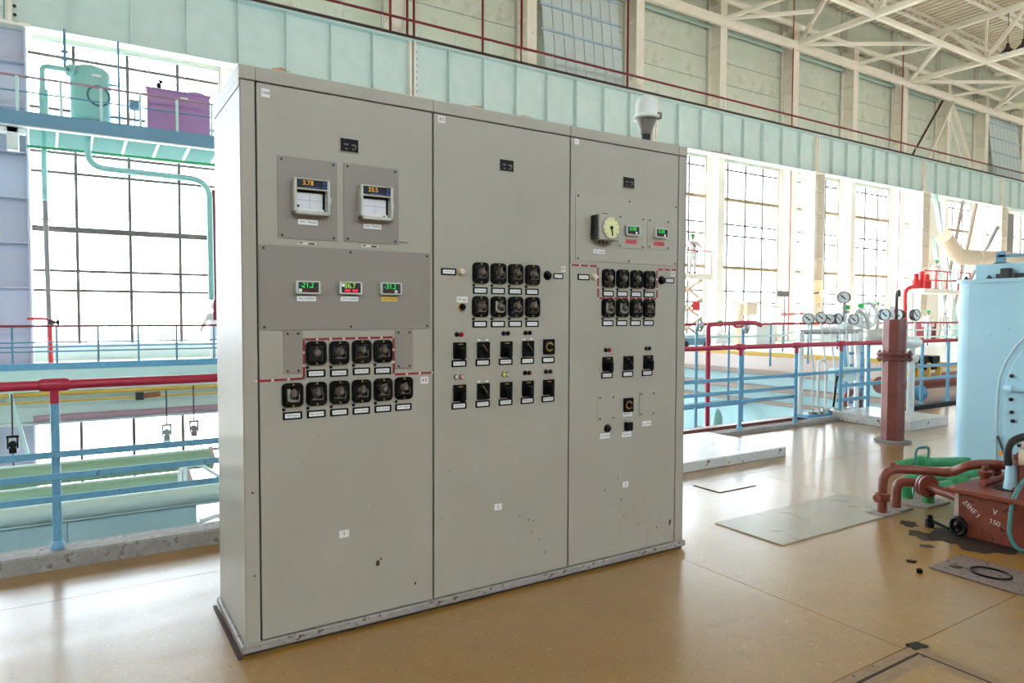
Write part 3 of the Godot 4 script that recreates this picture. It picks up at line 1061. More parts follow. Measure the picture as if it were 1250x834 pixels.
# illegible print: short strokes
func print_lines(o: Node3D, x: float, y: float, w: float, h: float, z: float):
	var st := S()
	var r := RandomNumberGenerator.new()
	r.seed = int(x * 1000.0) * 7 + int(y * 1000.0)
	var px := x - w * 0.4
	var wide := px + w * 0.22
	while px < x + w * 0.4:
		var l := r.randf_range(0.002, 0.006)
		if not (px > wide and px < wide + w * 0.1):
			var dy := r.randf_range(-0.1, 0.1) * h
			bx(st, Vector3(px, y + dy - h * 0.08, z), Vector3(minf(px + l, x + w * 0.42), y + dy + h * 0.08, z + 0.0002))
		px += l + 0.0022
	obj("print", st, "ink", o)

func nameplate(t: Node3D, x: float, y: float, w := 0.086, h := 0.035):
	var st := S()
	plate(st, Vector3(x, y, CF), w, h, 0.003, 0.004)
	var o := obj("nameplate", st, "bakelite", t)
	st = S()
	bx(st, Vector3(x - w * 0.39, y - h * 0.29, CF + 0.0025), Vector3(x + w * 0.39, y + h * 0.29, CF + 0.0036))
	obj("card", st, "card", o)
	print_lines(o, x, y, w * 0.78, h * 0.58, CF + 0.0036)

func screwed_plate(t: Node3D, x0: float, x1: float, y0: float, y1: float, m: String, nx: int, ny: int, z := CF):
	var st := S()
	bx(st, Vector3(x0, y0, z), Vector3(x1, y1, z + 0.004), 0.0012)
	var o := obj("cover_plate", st, m, t)
	for i in nx:
		for k in ny:
			st = S()
			var p := Vector3(lerpf(x0 + 0.018, x1 - 0.018, float(i) / (nx - 1)), lerpf(y0 + 0.014, y1 - 0.014, float(k) / (ny - 1)), z + 0.004)
			lathe(st, p, Vector3(0, 0, 1), [[0.006, 0.0], [0.0055, 0.0015], [0.0, 0.002]], 8)
			obj("screw", st, "dark_steel", o)

func rotary(t: Node3D, x: float, y: float, kind: int):
	var st := S()
	plate(st, Vector3(x, y, CF), 0.094, 0.109, 0.012, 0.022, Basis(), 5)
	var o := obj("rotary_switch", st, "bakelite", t)
	st = S()
	for b in [[-0.036, 0.0, 0.006, 0.078], [0.036, 0.0, 0.006, 0.078], [0.0, 0.039, 0.078, 0.006], [0.0, -0.039, 0.078, 0.006]]:
		box(st, Vector3(x + b[0], y + b[1], CF + 0.015), Vector3(b[2], b[3], 0.008), 0.001)
	obj("frame", st, "bakelite", o)
	st = S()
	bx(st, Vector3(x - 0.034, y - 0.037, CF + 0.0115), Vector3(x + 0.034, y + 0.037, CF + 0.0125))
	obj("dial", st, "dial_glass", o)
	st = S()
	if kind != 1:
		lathe(st, Vector3(x, y + 0.004, CF + 0.012), Vector3(0, 0, 1), [[0.022, 0.0], [0.022, 0.006], [0.016, 0.012], [0.013, 0.024], [0.009, 0.028], [0.0, 0.029]], 16)
		bx(st, Vector3(x - 0.005, y - 0.004, CF + 0.03), Vector3(x + 0.005, y + 0.03, CF + 0.04), 0.002)
		obj("knob", st, "knob", o)
		st = S()
		for b in [[0.024, -0.008, 0.004, 0.034], [0.0, -0.024, 0.05, 0.004], [-0.012, -0.02, 0.012, 0.01]]:
			box(st, Vector3(x + b[0], y + b[1], CF + 0.022), Vector3(b[2], b[3], 0.014), 0.001)
		if kind == 2:
			box(st, Vector3(x - 0.02, y + 0.004, CF + 0.018), Vector3(0.012, 0.05, 0.008), 0.001)
			box(st, Vector3(x + 0.004, y - 0.026, CF + 0.02), Vector3(0.036, 0.01, 0.008), 0.001)
		obj("bracket", st, "steel" if kind == 2 else "knob", o)
	else:
		lathe(st, Vector3(x, y, CF + 0.012), Vector3(0, 0, 1), [[0.018, 0.0], [0.018, 0.01], [0.017, 0.018], [0.011, 0.024], [0.0, 0.026]], 16)
		bx(st, Vector3(x - 0.003, y + 0.012, CF + 0.012), Vector3(x + 0.003, y + 0.028, CF + 0.02))
		obj("knob", st, "knob", o)
	for s in [0.047, -0.047]:
		st = S()
		lathe(st, Vector3(x + 0.002, y + s, CF + 0.012), Vector3(0, 0, 1), [[0.004, 0.0], [0.004, 0.002], [0.0, 0.0025]], 8)
		obj("screw", st, "brass", o)
	st = S()
	lathe(st, Vector3(x - 0.039, y - 0.064, CF), Vector3(0, 0, 1), [[0.0075, 0.0], [0.0075, 0.006], [0.0, 0.008]], 10)
	obj("pilot_lens", st, "bakelite", o)

func square_switch(t: Node3D, x: float, y: float, kind: int):
	var st := S()
	plate(st, Vector3(x, y, CF), 0.07, 0.084, 0.014, 0.004)
	var o := obj("square_switch", st, "bakelite", t)
	st = S()
	if kind == 0:
		bx(st, Vector3(x - 0.012, y - 0.046, CF + 0.03), Vector3(x + 0.012, y + 0.014, CF + 0.05), 0.004)
		bx(st, Vector3(x - 0.01, y - 0.014, CF + 0.012), Vector3(x + 0.01, y + 0.01, CF + 0.034))
		obj("lever", st, "black", o)
		st = S()
		bx(st, Vector3(x - 0.012, y + 0.03, CF + 0.0135), Vector3(x + 0.014, y + 0.034, CF + 0.015))
		obj("marking", st, "brass", o)
	elif kind == 1:
		box(st, Vector3(x + 0.006, y + 0.012, CF + 0.0145), Vector3(0.044, 0.0035, 0.002), 0.0, Basis(Vector3(0, 0, 1), -0.9))
		obj("marking", st, "brass", o)
		st = S()
		box(st, Vector3(x, y, CF + 0.022), Vector3(0.05, 0.014, 0.018), 0.004, Basis(Vector3(0, 0, 1), -0.9))
		obj("lever", st, "black", o)
	else:
		for k in 9:
			var a := 0.6 + TAU * k / 10.5
			lathe(st, Vector3(x + cos(a) * 0.022, y + sin(a) * 0.022, CF + 0.014), Vector3(0, 0, 1), [[0.0055, 0.0], [0.005, 0.003], [0.0, 0.004]], 8)
		obj("contact_ring", st, "brass", o)
		st = S()
		lathe(st, Vector3(x, y, CF + 0.014), Vector3(0, 0, 1), [[0.013, 0.0], [0.012, 0.02], [0.0, 0.022]], 14)
		obj("knob", st, "black", o)

func button(t: Node3D, x: float, y: float, r: float, m: String, rim: String):
	var st := S()
	lathe(st, Vector3(x, y, CF), Vector3(0, 0, 1), [[r * 1.25, 0.0], [r * 1.2, 0.004], [r * 0.9, 0.005]], 14)
	var o := obj("indicator", st, rim, t)
	st = S()
	lathe(st, Vector3(x, y, CF), Vector3(0, 0, 1), [[r, 0.002], [r * 0.95, r * 0.6 + 0.004], [r * 0.6, r * 0.9 + 0.004], [0.0, r + 0.004]], 14)
	obj("lens", st, m, o)

func meter(t: Node3D, x: float, y: float, words: String, m: String, bright: bool, z: float):
	var st := S()
	plate(st, Vector3(x, y, z), 0.108, 0.058, 0.022, 0.006)
	var o := obj("digital_meter", st, "bezel", t)
	st = S()
	bx(st, Vector3(x - 0.045, y - 0.022, z + 0.0215), Vector3(x + 0.045, y + 0.023, z + 0.023))
	obj("screen", st, "screen_dark", o)
	lettering(words, Vector3(x - 0.006, y + 0.0085, z + 0.0232), 0.021, m, o, Basis(), 0.0006, "display_digits")
	st = S()
	for k in 2:
		bx(st, Vector3(x - 0.03 + k * 0.036, y - 0.018, z + 0.023), Vector3(x - 0.004 + k * 0.036, y - 0.006, z + 0.0236))
	obj("display_strip", st, "digit_red" if bright else "lamp_dim", o)
	st = S()
	var s := -0.037 if words.begins_with("-21") or bright else 0.022
	var sy := 0.012 if bright else -0.014
	bx(st, Vector3(x + s - 0.007, y + sy - 0.007, z + 0.0236), Vector3(x + s + 0.007, y + sy + 0.007, z + 0.0243))
	obj("sticker", st, "card", o)
	st = S()
	for k in 3:
		bx(st, Vector3(x + 0.031, y - 0.016 + k * 0.013, z + 0.0225), Vector3(x + 0.042, y - 0.008 + k * 0.013, z + 0.025), 0.001)
	obj("keys", st, "dark_steel", o)

func recorder(t: Node3D, x: float, y: float, words: String):
	var st := S()
	var z := CF + 0.004
	for b in [[-0.074, 0.0, 0.012, 0.156], [0.074, 0.0, 0.012, 0.156], [0.0, -0.07, 0.16, 0.016], [0.0, 0.0765, 0.16, 0.005], [0.0, 0.033, 0.15, 0.006]]:
		box(st, Vector3(x + b[0], y + b[1], z + 0.02), Vector3(b[2], b[3], 0.04), 0.002)
	bx(st, Vector3(x - 0.078, y - 0.077, z), Vector3(x + 0.078, y + 0.078, z + 0.012))
	var o := obj("chart_recorder", st, "bezel", t)
	st = S()
	bx(st, Vector3(x - 0.066, y + 0.037, z + 0.02), Vector3(x + 0.067, y + 0.074, z + 0.034))
	obj("display", st, "screen_dark", o)
	lettering(words, Vector3(x - 0.018, y + 0.06, z + 0.0345), 0.019, "digit_amber", o, Basis(), 0.0006, "display_digits")
	st = S()
	for k in 2:
		bx(st, Vector3(x + 0.048, y + 0.042 + k * 0.016, z + 0.034), Vector3(x + 0.062, y + 0.053 + k * 0.016, z + 0.0355), 0.001)
	bx(st, Vector3(x - 0.03, y + 0.041, z + 0.034), Vector3(x + 0.03, y + 0.044, z + 0.0345))
	obj("keys", st, "screen_blue", o)
	st = S()
	bx(st, Vector3(x - 0.06, y + 0.02, z + 0.011), Vector3(x + 0.062, y + 0.03, z + 0.02))
	bx(st, Vector3(x + 0.052, y - 0.06, z + 0.011), Vector3(x + 0.064, y + 0.03, z + 0.014))
	obj("carriage", st, "black", o)
	st = S()
	bx(st, Vector3(x - 0.066, y - 0.05, z + 0.011), Vector3(x + 0.052, y + 0.02, z + 0.014))
	obj("chart_paper", st, "paper", o)
	st = S()
	bx(st, Vector3(x - 0.064, y - 0.015, z + 0.014), Vector3(x + 0.05, y - 0.0125, z + 0.0145))
	bx(st, Vector3(x - 0.006, y - 0.05, z + 0.014), Vector3(x - 0.004, y + 0.02, z + 0.0145))
	obj("chart_lines", st, "paper_line", o)
	st = S()
	bx(st, Vector3(x - 0.066, y - 0.064, z + 0.011), Vector3(x + 0.058, y - 0.05, z + 0.016))
	obj("scale_strip", st, "card", o)
	st = S()
	bx(st, Vector3(x + 0.08, y - 0.022, z + 0.008), Vector3(x + 0.088, y + 0.006, z + 0.03), 0.002)
	obj("latch", st, "bezel", o)
	st = S()
	if x < 1.0:
		solid(st, [Vector2(-0.008, 0.007), Vector2(0.008, 0.007), Vector2(0.0, -0.008)], Transform3D(Basis(), Vector3(x - 0.056, y - 0.042, z + 0.0145)), 0.0006)
	else:
		bx(st, Vector3(x + 0.038, y - 0.06, z + 0.016), Vector3(x + 0.048, y - 0.053, z + 0.0166))
	obj("sticker", st, "red_ink", o)

func pressure_box(t: Node3D):
	var z := CF + 0.004
	var st := S()
	bx(st, Vector3(2.522, 1.925, z), Vector3(2.672, 2.075, z + 0.06), 0.006)
	var o := obj("dial_gauge", st, "cab_plate_light", t)
	st = S()
	lathe(st, Vector3(2.607, 1.998, z + 0.06), Vector3(0, 0, 1), [[0.068, 0.0], [0.068, 0.006], [0.06, 0.008], [0.06, 0.003], [0.0, 0.003]], 28)
	obj("rim", st, "cab_plate_light", o)
	st = S()
	lathe(st, Vector3(2.607, 1.998, z + 0.061), Vector3(0, 0, 1), [[0.06, 0.0], [0.06, 0.0025], [0.0, 0.0026]], 28)
	obj("dial", st, "dial_face", o)
	st = S()
	box(st, Vector3(2.611, 1.977, z + 0.065), Vector3(0.008, 0.05, 0.002), 0.0, Basis(Vector3(0, 0, 1), 0.18))
	lathe(st, Vector3(2.607, 1.998, z + 0.064), Vector3(0, 0, 1), [[0.011, 0.0], [0.011, 0.003], [0.0, 0.004]], 12)
	obj("pointer", st, "black", o)
	st = S()
	for k in 9:
		var a := -0.7 + k * 0.58
		box(st, Vector3(2.607 + cos(a) * 0.05, 1.998 + sin(a) * 0.05, z + 0.0642), Vector3(0.01, 0.003, 0.001), 0.0, Basis(Vector3(0, 0, 1), a))
	obj("scale_marks", st, "ink", o)
	st = S()
	bx(st, Vector3(2.508, 1.93, z), Vector3(2.522, 2.068, z + 0.045), 0.002)
	for k in 7:
		bx(st, Vector3(2.502, 1.938 + k * 0.019, z + 0.005), Vector3(2.509, 1.947 + k * 0.019, z + 0.04))
	obj("terminal_strip", st, "dark_steel", o)
	st = S()
	for x in [2.545, 2.575, 2.6]:
		tube(st, [Vector3(x, 1.926, z + 0.03), Vector3(x, 1.908, z + 0.03)], 0.007, 8)
	lathe(st, Vector3(2.684, 1.998, z + 0.04), Vector3(-1, 0, 0), [[0.006, 0.0], [0.006, 0.014]], 8)
	bx(st, Vector3(2.57, 2.075, z + 0.02), Vector3(2.6, 2.082, z + 0.04))
	obj("glands", st, "dark_steel", o)

func dashed(t: Node3D, pts: Array):
	var w := S()
	var r := S()
	for i in pts.size() - 1:
		var a := Vector3(pts[i][0], pts[i][1], CF)
		var b := Vector3(pts[i + 1][0], pts[i + 1][1], CF)
		var d := (b - a).normalized()
		var l := a.distance_to(b)
		var basis := Basis(d, Vector3(0, 0, 1).cross(d), Vector3(0, 0, 1))
		box(w, (a + b) * 0.5 + Vector3(0, 0, 0.0004), Vector3(l + 0.008, 0.009, 0.0008), 0.0, basis)
		var n := maxi(int(round(l / 0.06)), 1)
		for k in n:
			box(r, a + d * (l * (k + 0.5) / n) + Vector3(0, 0, 0.0006), Vector3(l / n - 0.011, 0.01, 0.0014), 0.0, basis)
	var o := obj("dashed_tape", w, "tape_white", t)
	obj("red_dashes", r, "tape_red", o)

func beacon():
	var c := Vector3(3.07, 2.556, -3.27)
	var t := thing("beacon_lamp", c, "domed white glass beacon lamp standing on the cabinet top", "lamp")
	var st := S()
	bx(st, c + Vector3(-0.045, 0, -0.04), c + Vector3(0.06, 0.012, 0.04), 0.003)
	tube(st, [c + Vector3(0, 0.01, 0), c + Vector3(0.0, 0.09, 0)], 0.028, 14)
	obj("stem", st, "rubber", t)
	st = S()
	lathe(st, c, Vector3.UP, [[0.03, 0.08], [0.036, 0.085], [0.04, 0.11], [0.062, 0.17], [0.066, 0.18]], 20)
	obj("housing", st, "grey_pipe", t)
	st = S()
	lathe(st, c, Vector3.UP, [[0.066, 0.176], [0.084, 0.178], [0.086, 0.186], [0.078, 0.2], [0.068, 0.206]], 24)
	var ringo := obj("clamp_ring", st, "white_paint", t)
	st = S()
	box(st, c + Vector3(0.055, 0.195, 0.055), Vector3(0.03, 0.04, 0.04), 0.006)
	obj("clamp_bolt", st, "grey_pipe", ringo)
	st = S()
	lathe(st, c, Vector3.UP, [[0.066, 0.205], [0.066, 0.275], [0.062, 0.295], [0.048, 0.312], [0.026, 0.32], [0.0, 0.322]], 24)
	obj("glass_dome", st, "dirty_white", t)

# ---------- railings round the well ----------
func railings():
	var k := structure("trim_1")
	var st := S()
	bx(st, Vector3(-26, -0.1, -4.97), Vector3(3.4, 0.098, -4.78), 0.012)
	obj("kerb", st, "concrete", k)
	k = structure("trim_2")
	st = S()
	bx(st, Vector3(3.4, -0.1, -5.92), Vector3(9.3, 0.045, -5.75), 0.01)
	obj("kerb", st, "concrete", k)
	k = structure("trim_3")
	st = S()
	bx(st, Vector3(10.2, -0.1, -6.0), Vector3(16.0, 0.05, -5.85), 0.01)
	obj("kerb", st, "dark_steel", k)
	var t := thing("guard_railing", Vector3(-1, 0.1, -4.87), "blue railing with thick red handrail left of the cabinet", "railing", "railings round the well")
	rail_run(t, -4.87, -6.0, 1.5, 1.077, 0.028, [-5.7, -4.3, -2.9, -1.5, -0.11, 1.28], [0.665, 0.535, 0.403], 0.098, 0.024, 0.04)
	t = thing("guard_railing", Vector3(7, 0.05, -5.82), "blue railing with red handrail right of the cabinet", "railing", "railings round the well")
	rail_run(t, -5.82, 3.6, 12.7, 1.095, 0.03, [3.8, 5.5, 7.12, 8.25, 9.28], [], 0.045, 0.024, 0.04)
	for b in [[0.69, 3.6, 9.3], [0.525, 3.6, 8.25], [0.4, 3.6, 8.25]]:
		st = S()
		bx(st, Vector3(b[1], b[0] - 0.022, -5.85), Vector3(b[2], b[0] + 0.022, -5.835), 0.003)
		obj("mid_rail", st, "rail_blue", t)
	t = thing("guard_railing", Vector3(11, 0.05, -5.95), "far blue railing behind the brown post", "railing", "railings round the well")
	for x in [10.2, 11.75, 12.6, 13.8]:
		st = S()
		tube(st, [Vector3(x, 0.03, -5.95), Vector3(x, 1.08, -5.95)], 0.026, 8)
		bx(st, Vector3(x - 0.12, 0.03, -6.0), Vector3(x + 0.03, 0.07, -5.9))
		obj("post", st, "rail_blue", t)
	for y in [0.675, 0.47, 0.26]:
		st = S()
		bx(st, Vector3(9.35, y - 0.025, -5.93), Vector3(14.0 if y > 0.3 else 10.2, y + 0.025, -5.91), 0.003)
		obj("mid_rail", st, "rail_blue", t)

func rail_run(t: Node3D, z: float, x0: float, x1: float, y: float, r: float, posts: Array, mids: Array, y0: float, pr: float, mh: float):
	var st := S()
	tube(st, [Vector3(x0, y, z), Vector3(x1, y, z)], r, 14)
	obj("handrail", st, "red", t)
	for x in posts:
		st = S()
		tube(st, [Vector3(x, y0, z), Vector3(x, y - 0.1, z)], pr, 12)
		lathe(st, Vector3(x, y0, z), Vector3.UP, [[pr + 0.012, 0.0], [pr + 0.01, 0.04], [pr, 0.05]], 12)
		var p := obj("post", st, "rail_blue", t)
		st = S()
		tube(st, [Vector3(x, y - 0.11, z), Vector3(x, y, z)], pr + 0.001, 12)
		lathe(st, Vector3(x, y, z), Vector3(1, 0, 0), [[r, -0.078], [r + 0.008, -0.07], [r + 0.011, -0.05], [r + 0.011, 0.05], [r + 0.008, 0.07], [r, 0.078]], 16)
		obj("tee_fitting", st, "red", p)
	for h in mids:
		st = S()
		bx(st, Vector3(x0, h - mh * 0.5, z + pr - 0.002), Vector3(x1, h + mh * 0.5, z + pr + 0.008), 0.003)
		obj("mid_rail", st, "rail_blue", t)

# ---------- things on the floor ----------
func floor_fittings():
	# raised plinths
	var t := thing("concrete_plinth", Vector3(5.0, 0, -5.1), "low pale plinth slab right behind the cabinet", "plinth", "low plinth slabs")
	var st := S()
	bx(st, Vector3(3.7, 0.0, -5.7), Vector3(6.38, 0.1, -4.6), 0.008)
	obj("slab", st, "plinth_paint", t)
	t = thing("concrete_plinth", Vector3(10, 0, -5.2), "low pale plinth slab behind the brown post", "plinth", "low plinth slabs")
	st = S()
	bx(st, Vector3(9.15, 0.0, -5.86), Vector3(10.1, 0.13, -4.75), 0.008)
	obj("slab", st, "plinth_paint", t)
	# floor plates
	single("floor_plate", Vector3(4.6, 0, -3.07), "large flat steel floor plate in front of the low plinth", "floor plate", "floor_plate", func(s): bx(s, Vector3(3.86, -0.01, -3.36), Vector3(5.38, 0.008, -2.8), 0.003))
	var h := thing("inspection_hatch", Vector3(4.8, 0, -4.06), "small square inspection hatch let into the floor", "hatch", "floor hatches")
	st = S()
	bx(st, Vector3(4.56, -0.01, -4.22), Vector3(5.03, 0.004, -3.92))
	obj("frame", st, "joint", h)
	st = S()
	bx(st, Vector3(4.57, 0.0, -4.212), Vector3(5.02, 0.007, -3.93), 0.002)
	obj("lid", st, "floor", h)
	h = thing("floor_hatch", Vector3(2.8, 0, -1.2), "framed floor hatch at the bottom edge of the picture", "hatch", "floor hatches")
	st = S()
	bx(st, Vector3(2.0, 0.0, -1.62), Vector3(3.2, 0.004, -0.6))
	obj("border", st, "hatch_edge", h)
	st = S()
	bx(st, Vector3(2.06, 0.001, -1.575), Vector3(3.135, 0.005, -0.66))
	obj("gap", st, "joint", h)
	st = S()
	bx(st, Vector3(2.08, 0.002, -1.56), Vector3(3.12, 0.0065, -0.68), 0.001)
	obj("lid", st, "hatch_edge", h)
	st = S()
	bx(st, Vector3(2.12, 0.005, -1.5), Vector3(3.07, 0.009, -0.72), 0.001)
	obj("inlay", st, "floor", h)
	st = S()
	solid(st, [Vector2(-0.045, -0.02), Vector2(0.05, -0.03), Vector2(0.045, 0.02), Vector2(-0.02, 0.035)], Transform3D(Basis(Vector3(1, 0, 0), -PI / 2), Vector3(3.19, 0.0, -1.61)), 0.006)
	obj("broken_corner", st, "black", h)
	# rusty cover strip with a ring
	var c := thing("cover_strip", Vector3(4.45, 0, -1.7), "rusty flat cover strip with a lifting ring on the floor", "cover")
	st = S()
	bx(st, Vector3(4.26, 0.0, -2.09), Vector3(4.65, 0.009, -1.0), 0.002)
	obj("strip", st, "cover_plate", c)
	st = S()
	var loop := []
	for k in 25:
		var a := TAU * k / 24.0
		loop.append(Vector3(4.45 + cos(a) * 0.085, 0.012, -1.84 + sin(a) * 0.1))
	tube(st, loop, 0.008, 6, false)
	obj("lifting_ring", st, "black", c)
	st = S()
	blotch(st, Vector3(4.4, 0.009, -2.0), 0.04, 3)
	obj("oil_spot", st, "grease", c)
	# loose nut and scraps
	single("loose_nut", Vector3(4.14, 0, -2.08), "small black nut lying alone on the floor", "nut", "black", func(s): lathe(s, Vector3(4.14, 0, -2.08), Vector3.UP, [[0.018, 0.0], [0.018, 0.022], [0.008, 0.024], [0.0, 0.02]], 6, true))
	single("metal_scrap", Vector3(4.28, 0, -2.2), "flat dark scrap beside the lone nut", "scrap", "black", func(s): blotch(s, Vector3(4.28, 0, -2.2), 0.03, 5, 0.008))
	# grease round the pump
	for g in [[5.0, -2.2, 0.3, 11, "black grease patch under the pump tank"], [4.86, -2.42, 0.13, 12, "thin grease smear beside the handwheel"], [5.05, -2.62, 0.09, 13, "small grease smear under the brown pipes"], [5.6, -1.9, 0.4, 14, "wide grease patch below the hose"], [4.66, -2.3, 0.05, 15, "faint grease spot along the floor seam"]]:
		single("grease_patch", Vector3(g[0], 0, g[1]), g[4], "grease", "grease", func(s): blotch(s, Vector3(g[0], 0.0, g[1]), g[2], g[3], 0.0015), "grease on the floor")
	# brown post with flange and hook pipe
	var b := Vector3(8.22, 0, -4.48)
	var p := thing("standpipe_post", b, "thick brown steel post with bolted flange and hooked vent", "post")
	st = S()
	lathe(st, b, Vector3.UP, [[0.13, 0.01], [0.13, 1.455], [0.0, 1.456]], 8, true)
	obj("shaft", st, "post_brown", p)
	st = S()
	lathe(st, b, Vector3.UP, [[0.2, 0.0], [0.2, 0.022], [0.12, 0.024]], 20)
	obj("base_ring", st, "concrete", p)
	st = S()
	for y in [0.97, 1.025]:
		lathe(st, b, Vector3.UP, [[0.12, y], [0.19, y + 0.001], [0.19, y + 0.04], [0.12, y + 0.041]], 20)
	var fl := obj("flange", st, "post_brown", p)
	st = S()
	for i in 10:
		var a := TAU * i / 10.0 + 0.2
		lathe(st, b + Vector3(cos(a) * 0.165, 0.955, sin(a) * 0.165), Vector3.UP, [[0.016, 0.0], [0.016, 0.13], [0.0, 0.132]], 6, true)
	obj("bolts", st, "rust_paint", fl)
	st = S()
	var q := b + Vector3(0.02, 1.45, 0)
	tube(st, bend([q, q + Vector3(0, 0.33, 0), q + Vector3(-0.12, 0.34, 0.09), q + Vector3(-0.12, 0.27, 0.09)], 0.08), 0.018, 8)
	obj("vent_hook", st, "dark_brown", p)

# irregular flat patch
func blotch(st: SurfaceTool, c: Vector3, r: float, sd: int, thick := 0.002):
	var g := RandomNumberGenerator.new()
	g.seed = sd
	var poly := []
	var n := 44
	var p1 := g.randf() * TAU
	var p2 := g.randf() * TAU
	var p3 := g.randf() * TAU
	for i in n:
		var a := TAU * i / n
		poly.append(Vector2(cos(a), sin(a)) * r * (0.72 + 0.16 * sin(2.0 * a + p1) + 0.1 * sin(5.0 * a + p2) + 0.05 * sin(11.0 * a + p3) + g.randf_range(-0.025, 0.025)))
	solid(st, poly, Transform3D(Basis(Vector3(1, 0, 0), -PI / 2), c), thick)

# ---------- the blue machine ----------
func blue_machine():
	var t := thing("blue_machine", Vector3(8.6, 0, -1.2), "tall light blue machine casing with rounded corner and bolted top", "machine")
	var st := S()
	var poly := []
	var r := 0.14
	for k in 9:
		var a := PI + PI * 0.5 * k / 8.0
		poly.append(Vector2(7.4 + r + cos(a) * r, -3.46 + r + sin(a) * r))
	poly.append(Vector2(9.8, -3.46))
	poly.append(Vector2(9.8, 1.6))
	poly.append(Vector2(7.4, 1.6))
	# standing prism with smooth corner
	upright(st, poly, 0.0, 1.82)
	obj("casing", st, "blue_shell", t)
	st = S()
	var rim := []
	for v in poly:
		rim.append(Vector2(8.6, -1.0) + (v - Vector2(8.6, -1.0)) * Vector2(1.012, 1.008))
	upright(st, rim, 1.82, 1.855)
	obj("rim", st, "blue_shell", t)
	st = S()
	bx(st, Vector3(7.46, 1.855, -3.3), Vector3(9.6, 2.0, 1.4), 0.006)
	var lid := obj("lid", st, "blue_shell", t)
	for k in 9:
		st = S()
		var z := -3.38 + k * 0.22
		lathe(st, Vector3(7.425 + (0.04 if k == 0 else 0.0), 1.855, z), Vector3.UP, [[0.024, 0.0], [0.024, 0.02], [0.012, 0.022], [0.012, 0.035], [0.0, 0.036]], 8, true)
		obj("bolt", st, "dark_steel", t)
	st = S()
	bx(st, Vector3(7.5, 2.0, -3.14), Vector3(7.52, 2.12, -3.06))
	bx(st, Vector3(7.5, 2.06, -3.12), Vector3(7.56, 2.085, -2.9))
	bx(st, Vector3(7.5, 2.0, -3.16), Vector3(7.56, 2.012, -3.04))
	obj("clamp_bracket", st, "dull_blue", lid)
	st = S()
	bx(st, Vector3(7.51, 2.06, -2.93), Vector3(7.55, 2.13, -2.89), 0.008)
	obj("clamp_pad", st, "white_paint", lid)
	st = S()
	bx(st, Vector3(7.40, 1.86, -3.06), Vector3(7.46, 1.95, -2.98), 0.004)
	bx(st, Vector3(7.41, 1.86, -3.1), Vector3(7.45, 1.9, -2.88), 0.004)
	obj("lid_clamp", st, "dark_steel", lid)
	# arched inspection cover on the side
	st = S()
	var outer := []
	var inner := []
	outer.append(Vector3(7.4, 0.02, -3.05))
	inner.append(Vector3(7.4, 0.02, -2.98))
	for k in 17:
		var a := PI - PI * k / 16.0
		outer.append(Vector3(7.4, 0.75 + sin(a) * 0.85, -2.2 + cos(a) * 0.85))
		inner.append(Vector3(7.4, 0.75 + sin(a) * 0.78, -2.2 + cos(a) * 0.78))
	outer.append(Vector3(7.4, 0.02, -1.35))
	inner.append(Vector3(7.4, 0.02, -1.42))
	tube(st, outer, 0.012, 6)
	tube(st, inner, 0.01, 6)
	obj("weld_ring", st, "blue_seam", t)
	st = S()
	var face := []
	for p in inner:
		face.append(Vector2(p.z, p.y))
	solid(st, face, Transform3D(Basis(Vector3(0, 0, 1), Vector3(0, 1, 0), Vector3(-1, 0, 0)), Vector3(7.4, 0, 0)), 0.012)
	var cov := obj("inspection_cover", st, "blue_shell", t)
	for p in [[0.94, -2.93], [0.72, -2.93], [0.6, -2.92], [0.52, -2.91], [1.2, -2.82], [0.3, -2.85]]:
		st = S()
		lathe(st, Vector3(7.388, p[0], p[1]), Vector3(-1, 0, 0), [[0.018, 0.0], [0.018, 0.014], [0.01, 0.016], [0.01, 0.03], [0.0, 0.031]], 8, true)
		obj("bolt", st, "dark_steel", cov)
	st = S()
	tube(st, [Vector3(7.36, 0.82, -2.95), Vector3(7.36, 0.81, -1.6)], 0.024, 8)
	lathe(st, Vector3(7.36, 0.82, -2.98), Vector3(0, 0, 1), [[0.0, 0.0], [0.036, 0.002], [0.036, 0.07], [0.02, 0.072]], 10)
	obj("hinge_bar", st, "blue_shell", cov)
	st = S()
	bx(st, Vector3(7.385, 0.18, -3.02), Vector3(7.395, 0.22, -2.985))
	obj("yellow_tag", st, "orange", t)
	st = S()
	tube(st, [Vector3(7.38, 0.36, -3.03), Vector3(7.36, 0.1, -2.92)], 0.012, 6)
	obj("drain_lever", st, "dark_steel", t)

func upright(st: SurfaceTool, poly: Array, y0: float, y1: float):
	var mid := Vector2.ZERO
	for p in poly:
		mid += p
	mid /= poly.size()
	var cc := Vector3(mid.x, (y0 + y1) * 0.5, mid.y)
	for i in poly.size():
		var p: Vector2 = poly[i]
		var q: Vector2 = poly[(i + 1) % poly.size()]
		st.set_smooth_group(2 if p.distance_to(q) < 0.05 else -1)
		quad(st, Vector3(p.x, y0, p.y), Vector3(q.x, y0, q.y), Vector3(q.x, y1, q.y), Vector3(p.x, y1, p.y), cc)
		st.set_smooth_group(-1)
		tri(st, Vector3(mid.x, y1, mid.y), Vector3(p.x, y1, p.y), Vector3(q.x, y1, q.y), cc)

